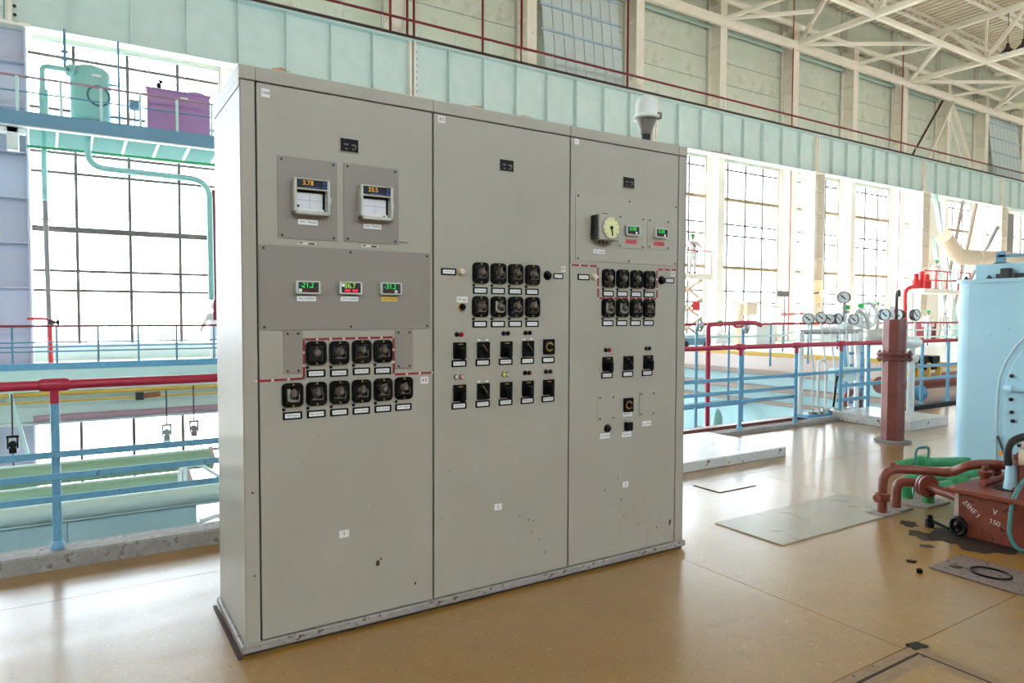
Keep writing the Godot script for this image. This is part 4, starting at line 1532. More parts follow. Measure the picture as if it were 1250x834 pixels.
# ---------- pump set beside the blue machine ----------
func pump_set():
	var t := thing("pump_tank", Vector3(5.5, 0, -1.7), "rust brown oil tank with chalk marks and a pump on top", "pump")
	var st := S()
	bx(st, Vector3(5.09, 0.0, -2.33), Vector3(6.0, 0.295, -1.2), 0.006)
	obj("tank", st, "rust_paint", t)
	st = S()
	bx(st, Vector3(5.04, 0.295, -2.38), Vector3(6.05, 0.325, -1.15), 0.006)
	var lid := obj("lid", st, "rust_paint", t)
	st = S()
	lathe(st, Vector3(5.32, 0.325, -2.12), Vector3.UP, [[0.075, 0.0], [0.075, 0.006], [0.0, 0.007]], 16)
	obj("filler_cap", st, "black", lid)
	st = S()
	bx(st, Vector3(5.085, 0.02, -2.335), Vector3(5.115, 0.29, -2.325))
	bx(st, Vector3(5.083, 0.02, -2.335), Vector3(5.09, 0.29, -2.31))
	obj("corner_weld", st, "ledge_brown", t)
	var face := Basis(Vector3(0, 0, 1), Vector3(0, 1, 0), Vector3(-1, 0, 0))
	lettering("2XHF 1", Vector3(5.088, 0.195, -2.23), 0.032, "card", t, face * Basis(Vector3(0, 0, 1), -0.75))
	lettering("V", Vector3(5.088, 0.21, -2.09), 0.034, "card", t, face * Basis(Vector3(0, 0, 1), -0.2))
	lettering("150", Vector3(5.088, 0.14, -2.09), 0.03, "card", t, face * Basis(Vector3(0, 0, 1), -0.2))
	# pump body on top
	st = S()
	var pb := Vector3(5.42, 0.325, -1.98)
	lathe(st, pb, Vector3.UP, [[0.16, 0.0], [0.16, 0.02], [0.12, 0.03], [0.115, 0.16], [0.14, 0.17], [0.14, 0.2], [0.1, 0.21], [0.09, 0.34], [0.0, 0.36]], 20)
	var body := obj("pump_body", st, "rust_paint", t)
	st = S()
	for k in 9:
		var a := TAU * k / 9.0
		bx(st, pb + Vector3(cos(a) * 0.125 - 0.012, 0.02, sin(a) * 0.125 - 0.012), pb + Vector3(cos(a) * 0.125 + 0.012, 0.24, sin(a) * 0.125 + 0.012), 0.003)
	obj("ribs", st, "rust_paint", body)
	st = S()
	lathe(st, Vector3(5.34, 0.4, -2.1), Vector3.UP, [[0.05, -0.07], [0.04, 0.0], [0.035, 0.1], [0.0, 0.11]], 12)
	obj("paint_patch", st, "blue_shell", body)
	st = S()
	lathe(st, Vector3(5.3, 0.56, -2.05), Vector3(0.3, 0, 1).normalized(), [[0.0, 0.0], [0.055, 0.005], [0.055, 0.1], [0.07, 0.11], [0.07, 0.14]], 14)
	obj("valve_bonnet", st, "beige_duct", body)
	# fittings lying on the lid
	st = S()
	lathe(st, Vector3(5.52, 0.37, -2.34), Vector3(1, 0, 0.2).normalized(), [[0.0, 0.0], [0.035, 0.005], [0.035, 0.05], [0.022, 0.06], [0.022, 0.1], [0.036, 0.11], [0.036, 0.13]], 12)
	lathe(st, Vector3(5.36, 0.36, -2.27), Vector3.UP, [[0.03, -0.03], [0.03, 0.03], [0.045, 0.035], [0.045, 0.055], [0.02, 0.06], [0.02, 0.09], [0.0, 0.09]], 12)
	tube(st, [Vector3(5.25, 0.345, -2.24), Vector3(5.5, 0.36, -2.22)], 0.022, 8)
	obj("gate_valve", st, "rust_paint", t)
	# handwheel at the foot
	st = S()
	var wl := []
	var wc := Vector3(5.05, 0.07, -2.29)
	for k in 21:
		var a := TAU * k / 20.0
		wl.append(wc + Vector3(-0.2, 0, 1).normalized() * cos(a) * 0.05 + Vector3(0, 1, 0) * sin(a) * 0.055)
	tube(st, wl, 0.014, 8, false)
	for k in 4:
		var a := PI * k / 2.0 + 0.4
		tube(st, [wc, wc + Vector3(-0.2, 0, 1).normalized() * cos(a) * 0.05 + Vector3(0, 1, 0) * sin(a) * 0.055], 0.006, 6)
	tube(st, [wc + Vector3(0.04, 0, 0), wc + Vector3(-0.03, 0, 0)], 0.016, 8)
	obj("handwheel", st, "black", t)
	st = S()
	tube(st, [Vector3(5.07, 0.03, -2.36), Vector3(5.1, 0.05, -2.5)], 0.012, 8)
	lathe(st, Vector3(5.1, 0.0, -2.5), Vector3.UP, [[0.03, 0.0], [0.03, 0.05], [0.018, 0.06], [0.018, 0.085], [0.0, 0.09]], 8, true)
	obj("drain_cock", st, "black", t)
	# pipes
	var p := thing("outlet_pipe", Vector3(5.13, 0, -2.85), "brown pipe rising from the floor and arching to the pump", "pipe", "brown pump pipes")
	st = S()
	tube(st, bend([Vector3(5.13, 0.0, -2.86), Vector3(5.13, 0.35, -2.86), Vector3(5.4, 0.335, -2.66), Vector3(5.48, 0.33, -2.55), Vector3(5.44, 0.43, -2.4), Vector3(5.62, 0.43, -2.3), Vector3(5.7, 0.42, -2.1)], 0.12, 8), 0.033, 14)
	obj("pipe", st, "rust_paint", p)
	st = S()
	tube(st, [Vector3(5.05, 0.13, -2.86), Vector3(5.21, 0.13, -2.86)], 0.016, 8)
	lathe(st, Vector3(5.13, 0.1, -2.86), Vector3.UP, [[0.034, 0.0], [0.05, 0.005], [0.05, 0.06], [0.034, 0.065]], 12)
	lathe(st, Vector3(5.07, 0.13, -2.86), Vector3(-1, 0, 0), [[0.03, 0.0], [0.03, 0.02], [0.0, 0.022]], 10)
	obj("clamp", st, "rust_paint", p)
	st = S()
	bx(st, Vector3(5.05, 0.0, -2.93), Vector3(5.22, 0.016, -2.79), 0.003)
	obj("foot_plate", st, "concrete", p)
	p = thing("suction_pipe", Vector3(5.45, 0, -2.9), "lower brown flanged pipe between the floor and the tank", "pipe", "brown pump pipes")
	st = S()
	tube(st, bend([Vector3(5.36, 0.0, -2.88), Vector3(5.36, 0.225, -2.88), Vector3(5.42, 0.22, -2.72), Vector3(5.25, 0.21, -2.34)], 0.1, 8), 0.034, 14)
	obj("pipe", st, "rust_paint", p)
	st = S()
	for o in [0.0, 0.035]:
		lathe(st, Vector3(5.445, 0.22, -2.78).lerp(Vector3(5.33, 0.215, -2.52), 0.3 + o * 3.0), Vector3(-0.38, 0.0, 0.92).normalized(), [[0.034, 0.0], [0.085, 0.002], [0.085, 0.022], [0.034, 0.024]], 16)
	obj("flange", st, "rust_paint", p)
	st = S()
	bx(st, Vector3(5.28, 0.0, -2.95), Vector3(5.46, 0.016, -2.8), 0.003)
	obj("foot_plate", st, "concrete", p)
	# green pipework behind
	var g := thing("green_pipe", Vector3(6.0, 0, -3.05), "bright green pipework with valves behind the brown pipes", "pipe")
	st = S()
	tube(st, bend([Vector3(5.72, 0.0, -2.98), Vector3(5.7, 0.16, -3.0), Vector3(6.2, 0.13, -2.98), Vector3(6.9, 0.08, -2.98)], 0.1, 8), 0.042, 14)
	obj("main_pipe", st, "bright_green", g)
	st = S()
	tube(st, bend([Vector3(5.72, 0.0, -2.82), Vector3(5.72, 0.13, -2.82), Vector3(6.1, 0.13, -2.75), Vector3(6.3, 0.1, -2.7)], 0.08, 8), 0.04, 12)
	obj("branch_pipe", st, "bright_green", g)
	st = S()
	for k in 4:
		lathe(st, Vector3(5.86 + k * 0.07, 0.235, -3.14), Vector3(1, 0, 0), [[0.02, 0.0], [0.036, 0.005], [0.036, 0.035], [0.02, 0.04], [0.02, 0.07]], 12)
	tube(st, [Vector3(5.8, 0.235, -3.14), Vector3(5.86, 0.235, -3.14)], 0.02, 10)
	obj("coupling", st, "bright_green", g)
	st = S()
	lathe(st, Vector3(5.81, 0.235, -3.14), Vector3(-1, 0, 0), [[0.02, 0.0], [0.03, 0.002], [0.03, 0.02], [0.0, 0.022]], 10)
	obj("red_cap", st, "dark_red", g)
	st = S()
	tube(st, [Vector3(6.16, 0.23, -3.12), Vector3(7.1, 0.12, -3.16)], 0.045, 14)
	lathe(st, Vector3(6.16, 0.23, -3.12), Vector3(1, -0.1, -0.04).normalized(), [[0.045, 0.0], [0.06, 0.01], [0.06, 0.12], [0.045, 0.13]], 14)
	obj("upper_pipe", st, "bright_green", g)
	st = S()
	for k in 3:
		lathe(st, Vector3(5.98 + k * 0.07, 0.13, -2.78 + k * 0.01), Vector3(0.97, 0, 0.2).normalized(), [[0.04, 0.0], [0.06, 0.004], [0.06, 0.03], [0.04, 0.034]], 12)
	obj("valve_rings", st, "bright_green", g)
	st = S()
	tube(st, bend([Vector3(5.97, 0.0, -3.06), Vector3(6.06, 0.37, -3.1), Vector3(6.28, 0.36, -3.1), Vector3(6.15, 0.16, -3.06)], 0.06), 0.011, 8)
	obj("lifting_handle", st, "teal_line", g)
	st = S()
	bx(st, Vector3(5.55, 0.0, -3.08), Vector3(5.9, 0.014, -2.74), 0.003)
	obj("foot_plate", st, "concrete", g)
	# hose
	single("drain_hose", Vector3(5.0, 0, -2.0), "black and teal hose hanging in front of the tank", "hose", "teal_line", func(s): tube(s, bend([Vector3(5.3, 0.5, -1.96), Vector3(5.08, 0.34, -1.99), Vector3(5.02, 0.1, -1.98), Vector3(5.03, 0.016, -1.94), Vector3(5.08, 0.016, -1.7), Vector3(5.05, 0.016, -1.4)], 0.15, 8), 0.013, 10))
	single("motor_hose", Vector3(5.3, 0.55, -2.0), "thick dark looped hose on top of the pump", "hose", "dark_steel", func(s): tube(s, bend([Vector3(5.28, 0.5, -2.1), Vector3(5.26, 0.66, -2.1), Vector3(5.34, 0.72, -1.98), Vector3(5.45, 0.66, -1.85)], 0.1, 8), 0.026, 10))

# ---------- mezzanine with tank, high on the left ----------
func mezzanine():
	var t := thing("mezzanine_platform", Vector3(1, 6.0, -23), "blue edged mezzanine platform carrying the tank", "platform")
	var st := S()
	bx(st, Vector3(-8, 6.33, -22.06), Vector3(9.5, 6.72, -22.0), 0.008)
	obj("edge_beam", st, "dull_blue", t)
	st = S()
	bx(st, Vector3(-8, 6.3, -22.12), Vector3(9.5, 6.335, -21.94), 0.004)
	obj("lower_flange", st, "white_paint", t)
	st = S()
	bx(st, Vector3(-8, 6.6, -23.5), Vector3(9.5, 6.7, -22.06))
	obj("deck", st, "pale_cyan", t)
	st = S()
	bx(st, Vector3(-0.98, 6.1, -23.54), Vector3(9.5, 6.6, -23.48), 0.01)
	obj("rear_beam", st, "pale_cyan", t)
	for x in [-0.3, 0.5, 1.3, 2.1, 2.9, 3.7]:
		st = S()
		bar(st, Vector3(x, 6.32, -22.1), Vector3(x - 0.05, 6.12, -23.4), 0.06, 0.08)
		obj("bracket", st, "white_paint", t)
	st = S()
	bx(st, Vector3(-1.4, 5.72, -22.4), Vector3(-1.15, 6.3, -22.1), 0.01)
	bx(st, Vector3(-1.55, 6.16, -22.4), Vector3(-1.0, 6.3, -22.1), 0.01)
	obj("corbel", st, "white_paint", t)
	var r := thing("mezzanine_railing", Vector3(1, 6.7, -22.03), "thin blue railing along the mezzanine edge", "railing")
	st = S()
	tube(st, [Vector3(-8, 7.57, -22.03), Vector3(9.5, 7.66, -22.03)], 0.034, 8)
	obj("handrail", st, "mauve", r)
	st = S()
	tube(st, [Vector3(-8, 7.16, -22.03), Vector3(9.5, 7.3, -22.03)], 0.022, 8)
	obj("mid_rail", st, "dull_blue", r)
	for x in [-2.2, -1.15, -0.2, 0.71, 1.65, 2.58, 3.5, 4.4, 5.4, 6.4]:
		st = S()
		bx(st, Vector3(x - 0.035, 6.7, -22.06), Vector3(x + 0.035, 7.6, -22.0))
		obj("post", st, "pale_cyan", r)
	# tank
	var c := Vector3(0.5, 6.7, -23.0)
	var k := thing("pressure_tank", c, "sea green vertical tank with round manhole on the mezzanine", "tank")
	st = S()
	lathe(st, c, Vector3.UP, [[0.4, 0.18], [0.48, 0.22], [0.5, 0.3], [0.5, 1.45], [0.48, 1.56], [0.38, 1.66], [0.2, 1.72], [0.0, 1.74]], 28)
	obj("shell", st, "sea_green", k)
	for a in [0.5, 2.6, 4.7]:
		st = S()
		tube(st, [c + Vector3(cos(a) * 0.38, 0, sin(a) * 0.38), c + Vector3(cos(a) * 0.38, 0.32, sin(a) * 0.38)], 0.05, 8)
		obj("leg", st, "sea_green", k)
	st = S()
	lathe(st, c + Vector3(0.15, 0.8, 0.44), Vector3(0.2, 0, 1).normalized(), [[0.27, 0.0], [0.27, 0.06], [0.24, 0.07], [0.24, 0.085], [0.0, 0.09]], 24)
	var mh := obj("manhole", st, "sea_green", k)
	st = S()
	lathe(st, c + Vector3(0.15, 0.8, 0.46), Vector3(0.2, 0, 1).normalized(), [[0.24, 0.075], [0.29, 0.076], [0.29, 0.095], [0.24, 0.096]], 24)
	obj("manhole_ring", st, "teal_line", mh)
	st = S()
	bx(st, c + Vector3(0.02, 1.32, 0.49), c + Vector3(0.24, 1.39, 0.53))
	obj("nameplate", st, "white_paint", k)
	st = S()
	lathe(st, c + Vector3(-0.35, 1.43, 0.25), Vector3(-0.75, 0, 0.65).normalized(), [[0.09, 0.0], [0.09, 0.14], [0.17, 0.145], [0.17, 0.19], [0.06, 0.195], [0.06, 0.25]], 16)
	obj("nozzle", st, "sea_green", k)
	var p := thing("tank_feed_pipe", Vector3(-0.63, 6.7, -23), "teal pipe rising to the tank nozzle with two small valves", "pipe")
	st = S()
	tube(st, bend([Vector3(-0.63, 4.6, -23.0), Vector3(-0.63, 8.24, -23.0), Vector3(0.0, 8.17, -22.75)], 0.15), 0.07, 10)
	tube(st, [Vector3(-0.61, 6.7, -23.0), Vector3(-0.61, 7.6, -23.0)], 0.11, 10)
	obj("pipe", st, "sea_green", p)
	st = S()
	tube(st, bend([Vector3(-0.1, 9.3, -22.9), Vector3(-0.1, 8.2, -22.85), Vector3(0.08, 8.1, -22.6)], 0.12), 0.035, 8)
	for y in [8.45, 8.65]:
		lathe(st, Vector3(-0.1, y, -22.88), Vector3.UP, [[0.035, 0.0], [0.1, 0.01], [0.1, 0.05], [0.035, 0.06]], 10)
	obj("vent_line", st, "dull_blue", p)
	var b := thing("purple_container", Vector3(2.7, 6.7, -23), "purple metal container with a small valve on top", "container")
	st = S()
	bx(st, Vector3(1.87, 6.72, -23.4), Vector3(3.55, 7.98, -22.6), 0.02)
	obj("shell", st, "purple", b)
	st = S()
	bx(st, Vector3(1.82, 7.96, -23.45), Vector3(3.58, 8.02, -22.56), 0.01)
	obj("lid", st, "purple", b)
	st = S()
	lathe(st, Vector3(3.22, 8.02, -23.0), Vector3.UP, [[0.32, 0.0], [0.32, 0.06], [0.26, 0.1], [0.0, 0.12]], 20)
	obj("dome", st, "purple", b)
	st = S()
	bx(st, Vector3(2.74, 7.78, -22.6), Vector3(2.95, 7.86, -22.585))
	obj("nameplate", st, "white_paint", b)
	st = S()
	tube(st, [Vector3(2.2, 8.0, -23), Vector3(2.2, 8.3, -23)], 0.03, 6)
	lathe(st, Vector3(2.2, 8.15, -23), Vector3(0.4, 1, 0).normalized(), [[0.02, 0.0], [0.09, 0.04], [0.05, 0.1], [0.02, 0.14], [0.07, 0.2], [0.07, 0.22]], 8)
	obj("valve", st, "black", b)
	single("junction_box", Vector3(1.45, 7.3, -22.6), "small blue junction box between tank and purple container", "box", "dull_blue", func(s): bx(s, Vector3(1.42, 7.28, -22.7), Vector3(1.68, 7.56, -22.5), 0.02); tube(s, [Vector3(1.55, 6.7, -22.6), Vector3(1.55, 7.3, -22.6)], 0.02, 6))
	single("level_line", Vector3(1.2, 6.7, -22.8), "thin blue level pipe with cocks right of the tank", "pipe", "dull_blue", func(s): tube(s, [Vector3(1.18, 6.7, -22.8), Vector3(1.18, 9.2, -22.8)], 0.03, 8); tube(s, [Vector3(0.95, 7.95, -22.8), Vector3(1.2, 7.95, -22.8)], 0.03, 8); tube(s, [Vector3(0.95, 7.05, -22.8), Vector3(1.2, 7.05, -22.8)], 0.03, 8))
	single("green_conduit", Vector3(0.4, 6.0, -22.3), "green conduit curving under the mezzanine and down beside the cabinet", "conduit", "sea_green", func(s): tube(s, bend([Vector3(0.38, 6.4, -22.4), Vector3(0.38, 5.5, -22.3), Vector3(3.45, 5.45, -22.3), Vector3(3.47, 1.9, -22.3)], 0.55, 10), 0.085, 10))
	single("green_soffit_pipe", Vector3(1, 6.0, -22.25), "bright green pipe running under the mezzanine edge", "pipe", "bright_green", func(s): tube(s, [Vector3(-1.0, 5.98, -22.8), Vector3(9.4, 6.08, -22.8)], 0.04, 8))
	single("drain_downpipe", Vector3(-0.65, 0.0, -24.4), "grey downpipe in front of the tall left window", "pipe", "grey_pipe", func(s): tube(s, [Vector3(-0.68, 6.1, -24.4), Vector3(-0.66, 3.4, -24.4), Vector3(-0.62, 0.03, -24.4)], 0.07, 10); lathe(s, Vector3(-0.665, 4.2, -24.4), Vector3.UP, [[0.07, 0.0], [0.11, 0.01], [0.11, 0.05], [0.07, 0.06]], 10))
	single("red_downpipe", Vector3(3.55, 2.0, -22.35), "dark red pipe beside the green conduit at the cabinet edge", "pipe", "dark_red", func(s): tube(s, [Vector3(3.58, 5.2, -22.4), Vector3(3.58, 1.3, -22.4)], 0.05, 8))

# ---------- gallery across the well ----------
func far_walkway():
	var r := thing("gallery_railing", Vector3(1, 0.1, -21.55), "far gallery railing with brown top bar and blue bars", "railing")
	var st := S()
	tube(st, [Vector3(-10, 1.16, -21.55), Vector3(15.7, 1.16, -21.55)], 0.03, 8)
	obj("handrail", st, "dark_red", r)
	for y in [0.74, 0.62, 0.5]:
		st = S()
		tube(st, [Vector3(-10, y, -21.55), Vector3(15.7, y, -21.55)], 0.022, 8)
		obj("mid_rail", st, "dull_blue", r)
	for x in [-3.25, -2.3, -1.35, -0.41, 0.52, 1.47, 2.42, 3.4, 4.3, 5.2, 6.1]:
		st = S()
		bx(st, Vector3(x - 0.025, 0.03, -21.57), Vector3(x + 0.025, 1.15, -21.53))
		obj("post", st, "dull_blue", r)
	var e := structure("trim_4")
	st = S()
	bx(st, Vector3(-26, 0.03, -21.6), Vector3(15.9, 0.2, -21.5), 0.01)
	obj("toe_board", st, "rail_blue", e)
	st = S()
	bx(st, Vector3(-26, -0.34, -21.58), Vector3(15.9, 0.03, -21.52), 0.01)
	obj("edge_channel", st, "pale_cyan", e)
	var bm := thing("gallery_beam", Vector3(1, -1.4, -21.8), "deep pale cyan beam under the far gallery", "beam")
	st = S()
	bx(st, Vector3(-26, -1.35, -22.1), Vector3(15.9, -0.3, -21.7), 0.02)
	obj("beam", st, "spandrel", bm)
	st = S()
	bx(st, Vector3(-26, -1.42, -22.05), Vector3(15.9, -1.35, -21.65), 0.008)
	obj("lower_flange", st, "white_paint", bm)
	single("purple_pipe", Vector3(1, -1.25, -21.5), "dull purple pipe along the foot of the gallery beam", "pipe", "mauve", func(s): tube(s, [Vector3(-0.95, -1.24, -21.55), Vector3(15.8, -1.22, -21.55)], 0.09, 10))
	for y in [[-0.56, "upper yellow cable bar under the gallery"], [-0.76, "lower yellow cable bar under the gallery"]]:
		single("cable_bar", Vector3(1, y[0], -21.25), y[1], "bar", "yellow", func(s): tube(s, [Vector3(-10, y[0], -21.25), Vector3(15.7, y[0] - 0.04, -21.25)], 0.055 if y[0] > -0.6 else 0.03, 8), "yellow cable bars")
	var tr := thing("cable_trolley", Vector3(1.75, -0.8, -21.2), "rusty trolley on the yellow cable bars", "trolley")
	st = S()
	bx(st, Vector3(1.35, -0.85, -21.25), Vector3(1.55, -0.65, -21.1), 0.01)
	obj("stop_block", st, "dark_steel", tr)
	st = S()
	tube(st, [Vector3(1.56, -0.75, -21.2), Vector3(1.95, -0.72, -21.2)], 0.07, 8)
	obj("roller", st, "rust", tr)
	# hanging hooks
	for h in [[2.07, -0.6, -1.55, "hook block hanging right of the trolley", "steel"], [2.75, -0.5, -1.5, "grey cable weight hanging near the cabinet", "grey_pipe"], [-1.35, -0.5, -1.55, "dark hook block in front of the lilac column", "black"]]:
		var t := thing("hook_block", Vector3(h[0], h[2] - 0.4, -20.9), h[3], "hook", "hanging hook blocks")
		st = S()
		tube(st, [Vector3(h[0], h[1], -20.9), Vector3(h[0], h[2], -20.9)], 0.018, 6)
		if h[0] != 2.07:
			tube(st, [Vector3(h[0], h[2] - 0.3, -20.9), Vector3(h[0], h[2] - 1.2, -20.9)], 0.015, 6)
		obj("cable", st, "dark_steel", t)
		st = S()
		var b := Vector3(h[0], h[2], -20.9)
		for s in [-1, 1]:
			bx(st, b + Vector3(s * 0.1 - 0.02, -0.3, -0.04), b + Vector3(s * 0.1 + 0.02, 0.0, 0.04), 0.005)
		bx(st, b + Vector3(-0.13, -0.03, -0.05), b + Vector3(0.13, 0.02, 0.05), 0.005)
		lathe(st, b + Vector3(0, -0.2, -0.05), Vector3(0, 0, 1), [[0.0, 0.0], [0.09, 0.002], [0.09, 0.1], [0.0, 0.102]], 12)
		bx(st, b + Vector3(-0.08, -0.42, -0.05), b + Vector3(0.08, -0.28, 0.05), 0.01)
		obj("block", st, h[4], t)
		if h[0] == 2.07:
			st = S()
			solid(st, [Vector2(-0.08, 0.0), Vector2(0.08, 0.0), Vector2(0.16, -0.22), Vector2(-0.16, -0.22)], Transform3D(Basis(), b + Vector3(0, -0.42, -0.04)), 0.08)
			obj("shackle_plate", st, "pale_cyan", t)
	single("cable_post", Vector3(-1.15, -2.2, -21.0), "slanting pale blue strut by the dark hook block", "strut", "pale_cyan", func(s): bar(s, Vector3(-1.4, -0.4, -21.0), Vector3(-1.05, -2.1, -21.0), 0.1, 0.08))
	var hy := thing("hose_reel_stand", Vector3(-0.58, 0.03, -23), "red hydrant stand with side arm on the gallery", "hydrant")
	st = S()
	tube(st, [Vector3(-0.58, 0.03, -23), Vector3(-0.58, 1.3, -23)], 0.05, 8)
	obj("stand", st, "bright_red", hy)
	st = S()
	tube(st, bend([Vector3(-1.1, 1.34, -23), Vector3(-0.62, 1.34, -23), Vector3(-0.5, 1.14, -22.9)], 0.1), 0.035, 8)
	obj("arm", st, "bright_red", hy)
	st = S()
	lathe(st, Vector3(-0.6, 1.24, -22.95), Vector3(1, 0, 0.3).normalized(), [[0.05, 0.0], [0.1, 0.01], [0.06, 0.1], [0.03, 0.16], [0.08, 0.2], [0.08, 0.23]], 8)
	obj("valve", st, "dark_steel", hy)

# ---------- inside the well, left of the cabinet ----------
func well_left():
	var specs := [[-15.0, -1.42, 0.2, -16.0, 2.25, "upper green horizontal drum in the well"], [-14.0, -1.6, 0.17, -8.0, 1.7, "lower green pipe under the drum"]]
	for s in specs:
		var t := thing("green_drum", Vector3(0, s[1], s[0]), s[5], "drum", "green drums in the well")
		var st := S()
		tube(st, [Vector3(s[3], s[1], s[0]), Vector3(s[4], s[1], s[0])], s[2], 18)
		obj("barrel", st, "pipe_green", t)
		st = S()
		lathe(st, Vector3(s[4], s[1], s[0]), Vector3(1, 0, 0), [[s[2], 0.0], [s[2] + 0.03, 0.002], [s[2] + 0.03, 0.06], [s[2] * 0.8, 0.07], [0.0, 0.12]], 18)
		obj("end_cap", st, "ledge_brown", t)
	single("blue_service_pipe", Vector3(0, -1.8, -13.6), "thin blue grey pipe under the green drums", "pipe", "dull_blue", func(s): tube(s, [Vector3(-8, -1.78, -13.6), Vector3(1.7, -1.76, -13.6)], 0.06, 8))
	for v in [[-0.35, "white valve fitting beside the railing post"], [0.95, "white valve fitting in mid well"], [1.35, "white valve fitting near the cabinet"]]:
		single("pipe_valve", Vector3(v[0], -1.75, -13.5), v[1], "valve", "pale_cyan", func(s): lathe(s, Vector3(v[0], -1.85, -13.5), Vector3.UP, [[0.07, 0.0], [0.09, 0.05], [0.05, 0.12], [0.05, 0.2], [0.1, 0.22], [0.1, 0.25], [0.0, 0.26]], 10); tube(s, [Vector3(v[0] - 0.14, -1.76, -13.5), Vector3(v[0] + 0.14, -1.76, -13.5)], 0.05, 8), "valves on the service pipe")
	single("well_walkway_rail", Vector3(1.3, -1.2, -12), "white tubular rail end in the well near the cabinet", "rail", "white_paint", func(s): tube(s, bend([Vector3(1.42, -1.7, -12.5), Vector3(1.42, -1.05, -12.5), Vector3(1.72, -1.02, -12.5), Vector3(2.4, -1.6, -12.5)], 0.1), 0.03, 8); tube(s, [Vector3(1.5, -1.7, -12.5), Vector3(1.5, -1.06, -12.5)], 0.03, 8))
	# cyan box casing close under the railing
	var t := thing("cyan_casing", Vector3(-1, -6, -7.4), "big cyan sheet casing standing in the well", "casing")
	var st := S()
	bx(st, Vector3(-8, -6, -7.3), Vector3(0.9, -0.28, -7.0))
	obj("core", st, "cyan_wall", t)
	for k in 6:
		st = S()
		var x1 := 0.93 - k * 1.02
		bx(st, Vector3(x1 - 1.015, -5.8, -7.0), Vector3(x1, -0.27, -6.985), 0.004)
		obj("sheet_panel", st, "cyan_wall", t)
	st = S()
	tube(st, [Vector3(-8, -0.2, -7.0), Vector3(1.13, -0.2, -7.0)], 0.085, 14)
	bx(st, Vector3(-8, -0.29, -7.25), Vector3(1.13, -0.2, -6.95), 0.01)
	obj("top_rail", st, "pale_cyan", t)
	# white odds and ends low in the well
	for v in [[1.38, -0.88, "pale pipe elbow low in the well beside the cabinet"], [1.2, -0.93, "pale flanged stub low in the well"]]:
		single("pale_fitting", Vector3(v[0], v[1] - 0.3, -8.5), v[2], "fitting", "white_paint", func(s): tube(s, bend([Vector3(v[0] - 0.2, v[1], -8.5), Vector3(v[0], v[1] + 0.05, -8.5), Vector3(v[0] + 0.1, v[1] - 0.2, -8.4)], 0.06), 0.025, 8); lathe(s, Vector3(v[0] - 0.2, v[1], -8.5), Vector3(-1, 0, 0), [[0.025, 0.0], [0.05, 0.005], [0.05, 0.02], [0.0, 0.025]], 10), "pale fittings low in the well")
	st = S()
	var pf := thing("service_bench", Vector3(1.8, -6, -8.8), "pale service bench low in the well", "bench")
	bx(st, Vector3(0.96, -1.05, -9.6), Vector3(2.6, -0.95, -8.2), 0.01)
	obj("top", st, "white_paint", pf)
	for x in [1.0, 2.5]:
		st = S()
		bx(st, Vector3(x, -6, -9.0), Vector3(x + 0.1, -1.05, -8.9))
		obj("leg", st, "white_paint", pf)

